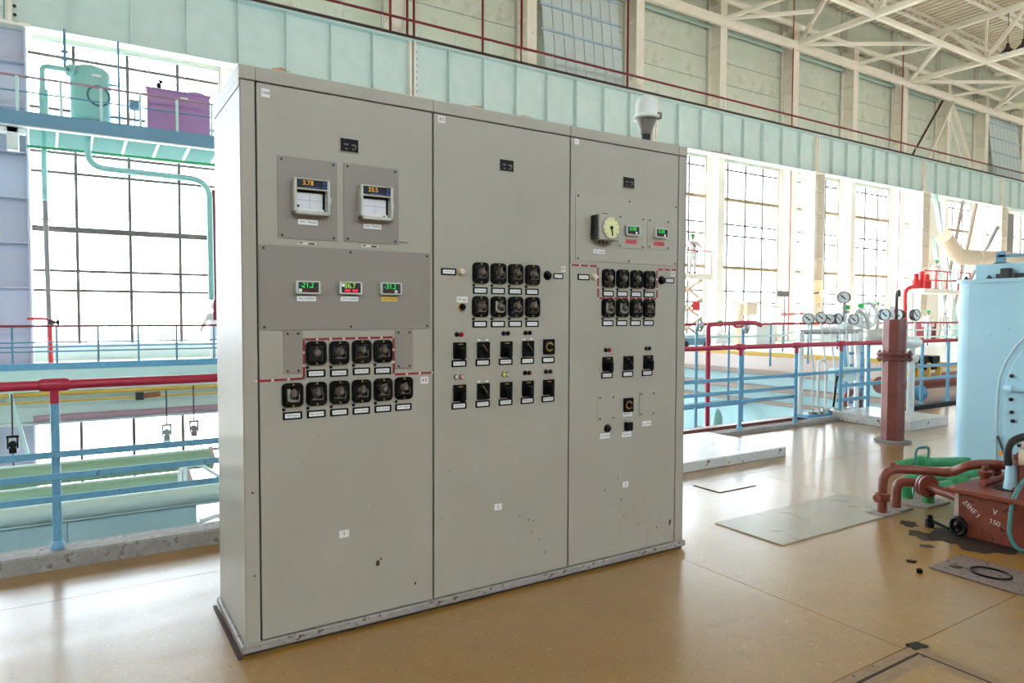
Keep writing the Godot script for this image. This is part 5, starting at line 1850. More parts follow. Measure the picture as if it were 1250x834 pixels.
# ---------- inside the well, right of the cabinet ----------
func well_right():
	single("steel_angle", Vector3(6.5, -0.1, -6.7), "brown steel angle along the well edge behind the railing", "beam", "rust_paint", func(s): bx(s, Vector3(3.6, -0.14, -6.75), Vector3(9.7, -0.08, -6.62), 0.005))
	single("edge_beam", Vector3(6.5, -0.3, -6.3), "light blue beam below the well edge", "beam", "rail_blue", func(s): bx(s, Vector3(3.6, -0.34, -6.55), Vector3(9.7, -0.16, -6.1), 0.01))
	var f := thing("red_pipe_frame", Vector3(10.1, -2.0, -9), "red pipe frame standing in the well behind the railing", "frame")
	var st := S()
	tube(st, bend([Vector3(10.12, -6.0, -9.0), Vector3(10.08, 1.32, -9.0), Vector3(11.4, 1.36, -9.0), Vector3(11.6, 1.3, -9.0)], 0.08), 0.045, 10)
	obj("pipe", st, "red", f)
	st = S()
	tube(st, bend([Vector3(10.75, 1.34, -9.0), Vector3(10.8, 1.27, -8.95), Vector3(11.0, 1.28, -8.95), Vector3(11.05, 1.34, -9.0)], 0.03), 0.022, 8)
	obj("handle", st, "red", f)
	# inner railing
	var r := thing("inner_railing", Vector3(10, 0, -12), "pale blue railing further back in the well", "railing")
	for y in [0.62, 0.9]:
		st = S()
		tube(st, [Vector3(11.5, y, -13.0), Vector3(18.0, y, -13.0)], 0.03, 8)
		obj("mid_rail", st, "pale_cyan", r)
	st = S()
	tube(st, [Vector3(11.5, 1.25, -13.0), Vector3(22.0, 1.25, -13.0)], 0.035, 8)
	obj("handrail", st, "red", r)
	for x in [11.8, 13.6, 15.4, 17.2, 19.0, 20.8]:
		st = S()
		tube(st, [Vector3(x, -0.9 if x < 15.7 else 0.0, -13.0), Vector3(x, 1.24, -13.0)], 0.03, 8)
		obj("post", st, "dull_blue", r)
	st = S()
	bx(st, Vector3(11.4, -1.0, -13.2), Vector3(15.9, -0.9, -12.8))
	obj("beam", st, "dull_blue", r)
	# handwheels
	for w in [[12.05, 1.26, -11.0, "grey handwheel valve behind the red pipe frame"], [13.65, 1.2, -11.0, "grey handwheel valve under the end of the red frame"]]:
		var t := thing("handwheel_valve", Vector3(w[0], -0.4, w[2]), w[3], "valve", "handwheel valves in the well")
		st = S()
		var c := Vector3(w[0], w[1], w[2])
		var lp := []
		for k in 21:
			var a := TAU * k / 20.0
			lp.append(c + Vector3(cos(a) * 0.12, sin(a) * 0.13, -cos(a) * 0.04))
		tube(st, lp, 0.024, 6, false)
		for k in 5:
			var a := TAU * k / 5.0
			tube(st, [c, c + Vector3(cos(a) * 0.12, sin(a) * 0.13, 0)], 0.018, 6)
		lathe(st, c + Vector3(0, 0, -0.06), Vector3(0, 0, 1), [[0.06, 0.0], [0.06, 0.1], [0.0, 0.11]], 10)
		obj("wheel", st, "steel", t)
		st = S()
		tube(st, [Vector3(w[0], -6.0, w[2] - 0.1), c + Vector3(0, 0, -0.1)], 0.035, 8)
		obj("stem", st, "dull_blue", t)
	# green and white cylinders at the foot of the wall
	single("green_bottle", Vector3(12.2, -6, -11), "dark green cylinder leaning in the well", "cylinder", "sea_green", func(s): tube(s, [Vector3(11.6, -2.4, -10.2), Vector3(11.75, -0.7, -10.2)], 0.11, 12); lathe(s, Vector3(11.75, -0.7, -10.2), Vector3.UP, [[0.11, 0.0], [0.06, 0.12], [0.03, 0.16], [0.0, 0.17]], 12))
	single("green_support", Vector3(11.6, -6, -10.2), "green support frame of the leaning cylinder", "frame", "pipe_green", func(s): bx(s, Vector3(11.3, -6, -10.4), Vector3(11.4, -0.9, -10.3)); bx(s, Vector3(11.95, -6, -10.4), Vector3(12.05, -0.9, -10.3)); bx(s, Vector3(11.3, -2.6, -10.4), Vector3(12.05, -2.5, -10.0)))
	# blue ship ladder
	var l := thing("ship_ladder", Vector3(8.9, -6, -7.6), "blue ladder going down into the well", "ladder")
	for x in [8.55, 9.25]:
		st = S()
		bar(st, Vector3(x, -0.2, -6.9), Vector3(x, -3.6, -8.6), 0.05, 0.12)
		obj("stringer", st, "rail_blue", l)
	for k in 11:
		st = S()
		var q := Vector3(8.9, -0.35 - k * 0.28, -6.97 - k * 0.14)
		box(st, q, Vector3(0.68, 0.04, 0.16), 0.004)
		obj("tread", st, "rail_blue", l)
	# machine bed beyond the corner
	var m := thing("machine_bed", Vector3(14, -6, -6.8), "rusty machine bed with pipes behind the far railing", "machine")
	st = S()
	bx(st, Vector3(12.35, -6, -7.3), Vector3(15.7, -0.5, -6.25), 0.02)
	obj("bed", st, "ledge_brown", m)
	for q in [[-0.34, -6.5, 0.14, "rust_paint"], [-0.05, -6.75, 0.15, "ledge_brown"], [0.22, -7.05, 0.16, "rust_paint"]]:
		st = S()
		tube(st, [Vector3(12.5, q[0], q[1]), Vector3(15.7, q[0], q[1])], q[2], 12)
		obj("pipe", st, q[3], m)
	st = S()
	lathe(st, Vector3(12.5, 0.12, -6.5), Vector3(1, 0, 0), [[0.0, 0.0], [0.11, 0.01], [0.11, 0.24], [0.14, 0.25], [0.14, 0.29], [0.05, 0.3], [0.05, 0.42]], 14)
	obj("motor", st, "rail_blue", m)
	for k in 4:
		st = S()
		bx(st, Vector3(12.75 + k * 0.42, 0.45, -7.2), Vector3(13.05 + k * 0.42, 0.72, -6.9), 0.02)
		obj("valve_head", st, "black", m)
	for k in 5:
		st = S()
		bx(st, Vector3(12.6 + k * 0.4, 0.3, -6.95), Vector3(12.67 + k * 0.4, 0.6, -6.85), 0.01)
		obj("yellow_bracket", st, "yellow", m)
	st = S()
	bx(st, Vector3(12.4, -0.5, -6.6), Vector3(12.75, -0.16, -6.3), 0.02)
	obj("pedestal", st, "concrete", m)
	single("bent_pipe", Vector3(11.1, -6, -6.8), "brown pipe bend low behind the gauge rack", "pipe", "rust_paint", func(s): tube(s, bend([Vector3(10.85, -6.0, -6.7), Vector3(10.85, 0.2, -6.7), Vector3(11.3, 0.22, -6.75), Vector3(11.35, -6.0, -6.9)], 0.15), 0.055, 10))
	# grey white valve cluster
	var v := thing("valve_cluster", Vector3(12.6, -6, -7.6), "pale valve cluster with handwheel above the gauges", "valve")
	st = S()
	for x in [12.2, 12.45, 12.75, 13.0]:
		tube(st, [Vector3(x, -6.0, -7.6), Vector3(x, 1.45 + 0.1 * sin(x * 9.0), -7.6)], 0.045, 8)
	tube(st, [Vector3(12.1, 1.3, -7.6), Vector3(13.1, 1.34, -7.6)], 0.05, 8)
	obj("pipes", st, "white_paint", v)
	st = S()
	var c2 := Vector3(12.78, 1.5, -7.5)
	var lp2 := []
	for k in 25:
		var a := TAU * k / 24.0
		lp2.append(c2 + Vector3(cos(a) * 0.17, sin(a) * 0.24, cos(a) * 0.08))
	tube(st, lp2, 0.03, 8, false)
	for k in 6:
		var a := TAU * k / 6.0
		tube(st, [c2, c2 + Vector3(cos(a) * 0.17, sin(a) * 0.24, cos(a) * 0.08)], 0.02, 6)
	lathe(st, c2 - Vector3(0, 0, 0.1), Vector3(0, 0, 1), [[0.07, 0.0], [0.07, 0.14], [0.0, 0.16]], 10)
	obj("handwheel", st, "white_paint", v)
	st = S()
	tube(st, bend([Vector3(12.25, 1.2, -7.5), Vector3(12.35, 1.62, -7.45), Vector3(12.55, 1.5, -7.4), Vector3(12.7, 1.2, -7.4)], 0.1), 0.03, 8)
	tube(st, bend([Vector3(12.9, 1.1, -7.4), Vector3(13.0, 1.4, -7.4), Vector3(12.95, 1.75, -7.5)], 0.1), 0.025, 8)
	obj("pale_lines", st, "lamp_white", v)
	for p in [[12.1, 1.64], [12.55, 1.68]]:
		st = S()
		lathe(st, Vector3(p[0], p[1], -7.5), Vector3.UP, [[0.05, -0.03], [0.06, 0.0], [0.05, 0.04], [0.0, 0.06]], 12)
		obj("green_cap", st, "helmet_green", v)
		st = S()
		tube(st, [Vector3(p[0], 1.2, -7.5), Vector3(p[0], p[1] - 0.02, -7.5)], 0.02, 6)
		obj("cap_stem", st, "white_paint", v)
	st = S()
	lathe(st, Vector3(12.35, 1.12, -7.2), Vector3(1, 0, 0), [[0.0, 0.0], [0.1, 0.02], [0.13, 0.06], [0.13, 0.42], [0.15, 0.43], [0.15, 0.5], [0.05, 0.51]], 16)
	bx(st, Vector3(12.3, 0.95, -7.32), Vector3(12.95, 1.0, -7.08))
	obj("actuator", st, "lamp_white", v)
	# blue ladder in the cluster
	l = thing("step_ladder", Vector3(11.9, -6, -7.2), "short blue ladder between the gauges and the brown post", "ladder")
	for x in [11.62, 12.12]:
		st = S()
		bx(st, Vector3(x - 0.03, -6.0, -7.23), Vector3(x + 0.03, 1.0, -7.17))
		obj("stringer", st, "rail_blue", l)
	for k in 6:
		st = S()
		bx(st, Vector3(11.62, -0.3 + k * 0.22, -7.25), Vector3(12.12, -0.26 + k * 0.22, -7.15))
		obj("tread", st, "dull_blue", l)

func gauge(t: Node3D, c: Vector3, r: float, turn: float):
	var d := Vector3(sin(turn), 0, cos(turn))
	var st := S()
	lathe(st, c - d * 0.05, d, [[0.0, 0.0], [r * 0.9, 0.002], [r, 0.02], [r, 0.06], [r * 1.06, 0.062], [r * 1.06, 0.075], [r * 0.92, 0.078], [r * 0.92, 0.068]], 20)
	var o := obj("pressure_gauge", st, "dark_steel", t)
	st = S()
	lathe(st, c - d * 0.05, d, [[r * 0.93, 0.066], [r * 0.93, 0.069], [0.0, 0.0692]], 20)
	obj("dial", st, "white_paint", o)
	st = S()
	var x := Vector3.UP.cross(d)
	tube(st, [c + d * 0.022 + (x * 0.3 - Vector3.UP * 0.3) * r, c + d * 0.022 - (x * 0.5 - Vector3.UP * 0.4) * r], 0.008, 4)
	obj("pointer", st, "black", o)

func gauge_rack():
	var t := thing("gauge_rack", Vector3(9.4, 0.05, -6.1), "white pipe rack of round pressure gauges behind the railing", "gauge rack")
	var st := S()
	tube(st, [Vector3(8.75, 0.05, -6.1), Vector3(8.75, 1.26, -6.1)], 0.04, 10)
	obj("upright", st, "white_paint", t)
	st = S()
	tube(st, [Vector3(10.15, -6.0, -6.1), Vector3(10.15, 1.26, -6.1)], 0.04, 10)
	obj("upright", st, "white_paint", t)
	st = S()
	tube(st, [Vector3(8.7, 1.26, -6.1), Vector3(10.2, 1.26, -6.1)], 0.035, 8)
	obj("top_bar", st, "steel", t)
	var gs := [[8.9, 1.45, 0.078, -0.7], [9.2, 1.47, 0.078, -0.62], [9.41, 1.45, 0.076, -1.05], [9.62, 1.45, 0.076, -0.05], [10.02, 1.44, 0.076, -0.55], [9.77, 1.77, 0.088, -1.2]]
	for g in gs:
		st = S()
		tube(st, bend([Vector3(g[0], 0.1, -6.0), Vector3(g[0], 0.75, -6.0), Vector3(g[0], g[1] - g[2], -6.1)], 0.1), 0.016, 6)
		obj("impulse_line", st, "white_paint", t)
		gauge(t, Vector3(g[0], g[1], -6.1), g[2], g[3])
	st = S()
	tube(st, [Vector3(9.77, 1.4, -6.1), Vector3(9.77, 1.7, -6.1)], 0.03, 8)
	bx(st, Vector3(9.7, 1.53, -6.14), Vector3(9.86, 1.57, -6.06), 0.005)
	obj("gauge_cock", st, "steel", t)
	for x in [8.93, 9.05, 9.3, 9.5, 9.7]:
		st = S()
		lathe(st, Vector3(x, 0.1, -6.0), Vector3(0.2, 0.3, 1).normalized(), [[0.03, -0.05], [0.035, 0.0], [0.02, 0.04], [0.05, 0.06], [0.05, 0.08], [0.0, 0.09]], 10)
		bx(st, Vector3(x - 0.05, 0.04, -6.06), Vector3(x + 0.05, 0.12, -5.98), 0.01)
		obj("needle_valve", st, "steel", t)
	st = S()
	tube(st, bend([Vector3(9.02, 0.2, -6.0), Vector3(9.02, 0.86, -6.0), Vector3(9.2, 0.86, -6.0), Vector3(9.2, 0.2, -6.0)], 0.09), 0.018, 8)
	obj("siphon_loop", st, "white_paint", t)
	st = S()
	bx(st, Vector3(8.7, 0.045, -6.15), Vector3(10.1, 0.09, -5.93), 0.005)
	obj("base_channel", st, "rail_blue", t)
	st = S()
	tube(st, bend([Vector3(9.33, 0.1, -5.96), Vector3(9.36, 0.5, -5.94), Vector3(9.42, 0.62, -5.96), Vector3(9.5, 0.55, -5.96)], 0.05), 0.016, 6)
	obj("dark_cable", st, "black", t)
	st = S()
	bx(st, Vector3(9.4, 0.52, -6.1), Vector3(9.95, 0.72, -5.98), 0.01)
	var jb := obj("junction_box", st, "pale_cyan", t)
	st = S()
	solid(st, [Vector2(-0.045, -0.04), Vector2(0.045, -0.04), Vector2(0, 0.045)], Transform3D(Basis(), Vector3(9.58, 0.62, -5.98)), 0.004)
	obj("warning_triangle", st, "yellow", jb)
	# second rack by the brown post
	t = thing("gauge_rack", Vector3(9.6, 0.13, -5.2), "gauges on thin stems around the brown post", "gauge rack")
	for g in [[9.26, 1.51, 0.076, -0.45], [9.63, 1.51, 0.076, -1.7], [10.05, 1.51, 0.08, -0.1]]:
		st = S()
		tube(st, [Vector3(g[0], 0.13, -5.2), Vector3(g[0], g[1] - 0.06, -5.2)], 0.016, 6)
		obj("impulse_line", st, "white_paint", t)
		gauge(t, Vector3(g[0], g[1], -5.2), g[2], g[3])
	st = S()
	lathe(st, Vector3(9.45, 1.55, -5.18), Vector3(0.1, 0, 1).normalized(), [[0.075, -0.03], [0.08, 0.0], [0.08, 0.02], [0.04, 0.024]], 16)
	tube(st, [Vector3(9.45, 0.13, -5.2), Vector3(9.45, 1.5, -5.2)], 0.02, 6)
	var hw := obj("tag_wheel", st, "card", t)
	st = S()
	lathe(st, Vector3(9.45, 1.56, -5.155), Vector3(0.1, 0, 1).normalized(), [[0.035, 0.0], [0.035, 0.01], [0.0, 0.011]], 12)
	obj("hub", st, "red", hw)
	st = S()
	tube(st, [Vector3(9.98, 0.13, -5.2), Vector3(9.98, 1.15, -5.2)], 0.05, 8)
	lathe(st, Vector3(9.98, 1.12, -5.2), Vector3(1, 0, 0.5).normalized(), [[0.0, -0.12], [0.08, -0.11], [0.08, 0.06], [0.06, 0.12], [0.0, 0.13]], 12)
	lathe(st, Vector3(9.98, 0.9, -5.2), Vector3(0.5, 0, 1).normalized(), [[0.0, -0.08], [0.06, -0.07], [0.06, 0.08], [0.0, 0.1]], 12)
	obj("transmitter", st, "white_paint", t)

# ---------- far along the hall ----------
func far_right():
	# scissor lift with worker
	var t := thing("scissor_lift", Vector3(23.4, 0, -22), "cream lift platform with thin red guard rail", "lift")
	var st := S()
	bx(st, Vector3(22.2, 3.1, -22.6), Vector3(24.35, 3.34, -21.5), 0.02)
	obj("platform", st, "cream", t)
	st = S()
	for x in [22.25, 24.3]:
		for z in [-22.55, -21.55]:
			tube(st, [Vector3(x, 3.34, z), Vector3(x, 4.35, z)], 0.02, 6)
	for z in [-22.55, -21.55]:
		tube(st, [Vector3(22.25, 4.35, z), Vector3(24.3, 4.35, z)], 0.022, 6)
	obj("guard_rail", st, "bright_red", t)
	for k in 3:
		for s in [-1, 1]:
			st = S()
			bar(st, Vector3(23.3 - s * 0.8, 0.6 + k * 0.85, -22.0 + s * 0.1), Vector3(23.3 + s * 0.8, 1.4 + k * 0.85, -22.0 + s * 0.1), 0.08, 0.12)
			obj("scissor_arm", st, "beige_duct", t)
	st = S()
	bx(st, Vector3(22.3, 0.15, -22.5), Vector3(24.3, 0.6, -21.5), 0.03)
	obj("chassis", st, "dull_blue", t)
	for x in [22.6, 24.0]:
		st = S()
		lathe(st, Vector3(x, 0.18, -21.55), Vector3(0, 0, 1), [[0.0, 0.0], [0.18, 0.002], [0.18, 0.12], [0.0, 0.122]], 14)
		obj("wheel", st, "rubber", t)
	st = S()
	bx(st, Vector3(23.4, 1.7, -21.85), Vector3(23.8, 2.1, -21.75), 0.01)
	obj("control_box", st, "bright_red", t)
	# tan valve actuator at the first tall column
	t = thing("tan_actuator", Vector3(29.3, 0, -24.0), "tan valve actuator at the foot of the tall column", "actuator")
	st = S()
	tube(st, [Vector3(29.9, 0, -24), Vector3(29.9, 1.6, -24)], 0.07, 8)
	bx(st, Vector3(29.6, 1.5, -24.2), Vector3(30.4, 2.2, -23.8), 0.04)
	obj("head", st, "beige_duct", t)
	st = S()
	lathe(st, Vector3(29.0, 0.8, -23.9), Vector3.UP, [[0.2, -0.8], [0.2, 0.0], [0.3, 0.1], [0.3, 0.5], [0.18, 0.6], [0.26, 0.8], [0.26, 1.3], [0.0, 1.35]], 14)
	obj("body", st, "beige_duct", t)
	t = thing("hanging_sign", Vector3(33.4, 0, -23.5), "small grey sign on a thin pole before the tall window", "sign")
	st = S()
	tube(st, [Vector3(32.2, 0, -23.5), Vector3(32.2, 2.6, -23.5)], 0.04, 6)
	obj("pole", st, "grey_pipe", t)
	st = S()
	bx(st, Vector3(31.6, 2.5, -23.55), Vector3(32.6, 2.8, -23.5), 0.01)
	obj("board", st, "grey_pipe", t)
	single("jib_arm", Vector3(29.2, 1.9, -23.8), "thin tan jib arm reaching along the tall window", "arm", "beige_duct", func(s): tube(s, [Vector3(28.7, 2.2, -24.6), Vector3(33.2, 1.95, -24.6)], 0.05, 6))
	single("red_nozzle", Vector3(34.5, 1.4, -24.2), "small red hose nozzle on the column foot", "nozzle", "bright_red", func(s): tube(s, [Vector3(33.2, 1.55, -24.2), Vector3(34.9, 1.6, -24.2)], 0.06, 6); lathe(s, Vector3(33.2, 1.55, -24.2), Vector3(-1, 0, 0), [[0.06, 0.0], [0.12, 0.01], [0.1, 0.2], [0.0, 0.21]], 8))
	# bulkhead lamp on the crane column
	t = thing("bulkhead_lamp", Vector3(35.5, 2.6, -23.5), "lit round bulkhead lamp on the brown column web", "lamp")
	st = S()
	tube(st, [Vector3(35.0, 2.7, -23.95), Vector3(35.5, 2.8, -23.5)], 0.04, 6)
	obj("bracket", st, "dark_brown", t)
	st = S()
	lathe(st, Vector3(35.5, 2.75, -23.45), Vector3(-0.5, 0, 0.85).normalized(), [[0.0, -0.1], [0.16, -0.08], [0.2, 0.0], [0.14, 0.1], [0.0, 0.13]], 14)
	glow("lamp_glow", Color(1.0, 0.85, 0.6), 2.0)
	obj("bulb", st, "lamp_glow", t)
	var l := OmniLight3D.new()
	l.name = "bulb_light"
	l.position = Vector3(35.35, 2.75, -23.05)
	l.light_color = Color(1.0, 0.85, 0.6)
	l.light_energy = 0.6
	l.light_size = 0.15
	l.omni_range = 40.0
	l.omni_attenuation = 2.0
	l.shadow_enabled = true
	add_child(l)
	# platform with red guard rails
	t = thing("access_platform", Vector3(44.4, 0, -22), "cream raised platform with red rails and red machine", "platform")
	st = S()
	bx(st, Vector3(41.9, 2.85, -22.9), Vector3(47.6, 3.1, -21.2), 0.02)
	obj("deck", st, "cream", t)
	for x in [42.0, 43.3, 44.6, 45.9, 47.4]:
		st = S()
		tube(st, [Vector3(x, 3.1, -21.25), Vector3(x, 4.15, -21.25)], 0.04, 6)
		obj("rail_post", st, "bright_red", t)
	for y in [3.6, 4.15]:
		st = S()
		tube(st, [Vector3(42.0, y, -21.25), Vector3(47.5, y, -21.25)], 0.04, 6)
		obj("rail", st, "bright_red", t)
	for x in [42.4, 47.2]:
		st = S()
		bx(st, Vector3(x - 0.1, 0, -22.3), Vector3(x + 0.1, 2.85, -22.1))
		obj("leg", st, "cream", t)
	st = S()
	tube(st, bend([Vector3(41.45, 0.0, -22.0), Vector3(41.35, 3.0, -22.0), Vector3(41.9, 3.2, -22.0), Vector3(42.6, 3.2, -22.0)], 0.4), 0.12, 10)
	obj("red_pipe", st, "bright_red", t)
	st = S()
	for k in 3:
		lathe(st, Vector3(42.7 + k * 0.62, 3.1, -22.1), Vector3.UP, [[0.24, 0.0], [0.24, 0.5], [0.14, 0.6], [0.14, 0.9 + 0.15 * (k % 2)], [0.0, 0.95 + 0.15 * (k % 2)]], 12)
	obj("red_machine", st, "bright_red", t)
	# duct
	t = thing("ventilation_duct", Vector3(52, 5.4, -23), "beige insulated duct with an elbow beside the far column", "duct")
	st = S()
	tube(st, bend([Vector3(46.6, 6.5, -22.5), Vector3(47.6, 5.8, -22.45), Vector3(48.6, 5.3, -22.4), Vector3(56.0, 5.5, -22.4), Vector3(64.0, 5.45, -22.4)], 0.8, 6), 0.5, 16)
	obj("pipe", st, "beige_duct", t)
	for x in [50.5, 53.4, 57.0]:
		st = S()
		lathe(st, Vector3(x, 5.4, -22.4), Vector3(1, 0, 0), [[0.5, 0.0], [0.56, 0.01], [0.56, 0.12], [0.5, 0.13]], 16)
		obj("band", st, "cream", t)
	# portal braces
	for b in [[47.35, 9.4, 50.9, 0.0, "pale_cyan", "wide pale brace slanting from the far column"], [47.35, 6.6, 49.4, 0.0, "pale_cyan", "thin pale brace under the wide one"], [51.9, 9.42, 49.0, 0.0, "ledge_brown", "first thin brown brace leaning the other way"], [53.8, 9.42, 50.4, 0.0, "ledge_brown", "second thin brown brace leaning the other way"], [57.1, 8.0, 53.2, 4.0, "grey_pipe", "short grey brace at the last column"]]:
		single("portal_brace", Vector3(b[0], b[1], -23.45), b[5], "brace", b[4], func(s): bar(s, Vector3(b[0], b[1], -23.85 if b[4] != "pale_cyan" else -23.45), Vector3(b[2], b[3], -23.85 if b[4] != "pale_cyan" else -23.45), 0.26 if b[4] == "pale_cyan" else 0.14, 0.2), "slanting braces below the girder")
	# big pale box column casing and far end
	single("white_cladding", Vector3(49.2, 4.0, -24.6), "tall pale ribbed cladding beside the far window", "cladding", "cream", func(s): bx(s, Vector3(48.5, 0.0, -25.0), Vector3(50.9, 9.4, -24.75), 0.02); bx(s, Vector3(48.4, 7.4, -25.0), Vector3(51.0, 7.5, -24.7)); bx(s, Vector3(48.4, 5.2, -25.0), Vector3(51.0, 5.3, -24.7)))
	single("grey_shutter", Vector3(60.5, 5, -24.5), "dark grey roller shutter at the far end of the wall", "shutter", "grey_pipe", func(s): bx(s, Vector3(58.9, 0.0, -24.9), Vector3(61.8, 9.4, -24.7)); bx(s, Vector3(58.8, 7.6, -24.95), Vector3(61.9, 7.7, -24.65)); bx(s, Vector3(58.8, 6.2, -24.95), Vector3(61.9, 6.3, -24.65)))
	# low white cabinets and kit on the far floor
	for c in [[27.6, -21.5, 1.4, 1.1, "low pale cabinet on the far floor behind the red frame", "white_paint"], [31.5, -20.5, 2.4, 0.9, "wide pale bench on the far floor", "white_paint"], [43.6, -21.9, 0.8, 1.1, "dark red pump trolley behind the two workers", "dark_red"], [39.9, -22.8, 1.4, 0.45, "low step under the worker by the brown post", "cream"]]:
		single("floor_unit", Vector3(c[0], 0, c[1]), c[4], "cabinet" if c[5] == "white_paint" else "unit", c[5], func(s): bx(s, Vector3(c[0] - c[2] * 0.5, 0, c[1] - 0.4), Vector3(c[0] + c[2] * 0.5, c[3], c[1] + 0.4), 0.03); bx(s, Vector3(c[0] - c[2] * 0.5 - 0.04, c[3], c[1] - 0.44), Vector3(c[0] + c[2] * 0.5 + 0.04, c[3] + 0.05, c[1] + 0.44), 0.01))
	# far floor railing
	t = thing("floor_railing", Vector3(30, 0, -18), "far red railing across the hall floor", "railing")
	st = S()
	tube(st, [Vector3(24.5, 1.15, -18.0), Vector3(40.0, 1.15, -18.0)], 0.045, 8)
	obj("handrail", st, "red", t)
	for y in [0.45, 0.8]:
		st = S()
		tube(st, [Vector3(24.5, y, -18.0), Vector3(40.0, y, -18.0)], 0.035, 8)
		obj("mid_rail", st, "pale_cyan", t)
	for k in 9:
		st = S()
		tube(st, [Vector3(24.6 + k * 1.9, 0.0, -18.0), Vector3(24.6 + k * 1.9, 1.14, -18.0)], 0.035, 8)
		obj("post", st, "dull_blue", t)

# ---------- people ----------
# surface nets over a smooth union of tapered capsules; bones are [a, b, ra, rb]
func nets(st: SurfaceTool, bones: Array, cell: float, k: float, xf: Transform3D, paint: Callable):
	var lo := Vector3.ONE * 1e6
	var hi := -lo
	for b in bones:
		var m: float = maxf(b[2], b[3]) + k + cell * 2.0
		for p in [b[0], b[1]]:
			lo = lo.min(p - Vector3.ONE * m)
			hi = hi.max(p + Vector3.ONE * m)
	var n := Vector3i(((hi - lo) / cell).ceil()) + Vector3i.ONE
	var f := PackedFloat32Array()
	f.resize(n.x * n.y * n.z)
	f.fill(1.0)
	var sy := n.x
	var sz := n.x * n.y
	for b in bones:
		var a: Vector3 = b[0]
		var ab: Vector3 = b[1] - b[0]
		var l2 := maxf(ab.length_squared(), 1e-9)
		var ra: float = b[2]
		var rb: float = b[3]
		var m := maxf(ra, rb) + k + cell * 1.5
		var i0 := Vector3i(((a.min(b[1]) - lo - Vector3.ONE * m) / cell).floor()).clamp(Vector3i.ZERO, n - Vector3i.ONE)
		var i1 := Vector3i(((a.max(b[1]) - lo + Vector3.ONE * m) / cell).ceil()).clamp(Vector3i.ZERO, n - Vector3i.ONE)
		for z in range(i0.z, i1.z + 1):
			for y in range(i0.y, i1.y + 1):
				for x in range(i0.x, i1.x + 1):
					var q := lo + Vector3(x, y, z) * cell - a
					var t := clampf(q.dot(ab) / l2, 0.0, 1.0)
					var d := (q - ab * t).length() - ra - (rb - ra) * t
					var id := x + y * sy + z * sz
					var e := f[id]
					var h := maxf(k - absf(d - e), 0.0) / k
					f[id] = minf(d, e) - h * h * k * 0.25
	var vid := {}
	var pos := []
	var col := []
	var offs := [0, 1, sy, sy + 1, sz, sz + 1, sz + sy, sz + sy + 1]
	var edges := [[0, 1], [2, 3], [4, 5], [6, 7], [0, 2], [1, 3], [4, 6], [5, 7], [0, 4], [1, 5], [2, 6], [3, 7]]
	for z in n.z - 1:
		for y in n.y - 1:
			for x in n.x - 1:
				var id := x + y * sy + z * sz
				var ins := 0
				for o in offs:
					if f[id + o] < 0.0:
						ins += 1
				if ins == 0 or ins == 8:
					continue
				var s := Vector3.ZERO
				var c := 0
				for e in edges:
					var u: float = f[id + offs[e[0]]]
					var v: float = f[id + offs[e[1]]]
					if (u < 0.0) != (v < 0.0):
						var t := u / (u - v)
						var p := Vector3(e[0] & 1, (e[0] >> 1) & 1, e[0] >> 2)
						var q := Vector3(e[1] & 1, (e[1] >> 1) & 1, e[1] >> 2)
						s += p.lerp(q, t)
						c += 1
				var w := lo + (Vector3(x, y, z) + s / c) * cell
				vid[id] = pos.size()
				pos.append(xf * w)
				col.append(paint.call(w))
	st.set_smooth_group(3)
	var step := [1, sy, sz]
	for z in range(1, n.z - 1):
		for y in range(1, n.y - 1):
			for x in range(1, n.x - 1):
				var id := x + y * sy + z * sz
				for ax in 3:
					var j: int = id + step[ax]
					if (f[id] < 0.0) == (f[j] < 0.0):
						continue
					var u: int = step[(ax + 1) % 3]
					var v: int = step[(ax + 2) % 3]
					var q := [id - u - v, id - v, id, id - u]
					var ok := true
					for w in q:
						ok = ok and vid.has(w)
					if not ok:
						continue
					if f[id] < 0.0:
						q.reverse()
					for w in [0, 1, 2, 0, 2, 3]:
						var vi: int = vid[q[w]]
						st.set_color(col[vi])
						st.add_vertex(pos[vi] - off)

const SKIN := Color(0.52, 0.3, 0.22)
const CLOTH := Color(0.82, 0.81, 0.79)

func hand_bones(side: float) -> Array:
	# hanging hand: wrist at the origin, fingers down, thumb forward
	var b := [[Vector3(0, 0.02, 0), Vector3(0, -0.03, 0.0), 0.026, 0.027], [Vector3(0, -0.03, 0.022), Vector3(0, -0.085, 0.028), 0.017, 0.016], [Vector3(0, -0.03, -0.018), Vector3(0, -0.082, -0.026), 0.017, 0.015], [Vector3(0, -0.04, 0.0), Vector3(0, -0.088, 0.0), 0.018, 0.016]]
	var len := [0.072, 0.08, 0.074, 0.058]
	for i in 4:
		var z := 0.031 - 0.0205 * i
		var r := Vector3(0, -0.088 + 0.004 * absf(i - 1.0), z)
		var m := r + Vector3(-side * 0.012, -len[i] * 0.5, 0.002 * (1.5 - i))
		var e := m + Vector3(-side * 0.022, -len[i] * 0.42, 0)
		b.append([r, m, 0.0095, 0.0088])
		b.append([m, e, 0.0088, 0.0075])
	var tb := Vector3(-side * 0.008, -0.035, 0.028)
	b.append([tb, Vector3(-side * 0.018, -0.068, 0.052), 0.0125, 0.0105])
	b.append([Vector3(-side * 0.018, -0.068, 0.052), Vector3(-side * 0.024, -0.1, 0.056), 0.0105, 0.0085])
	return b

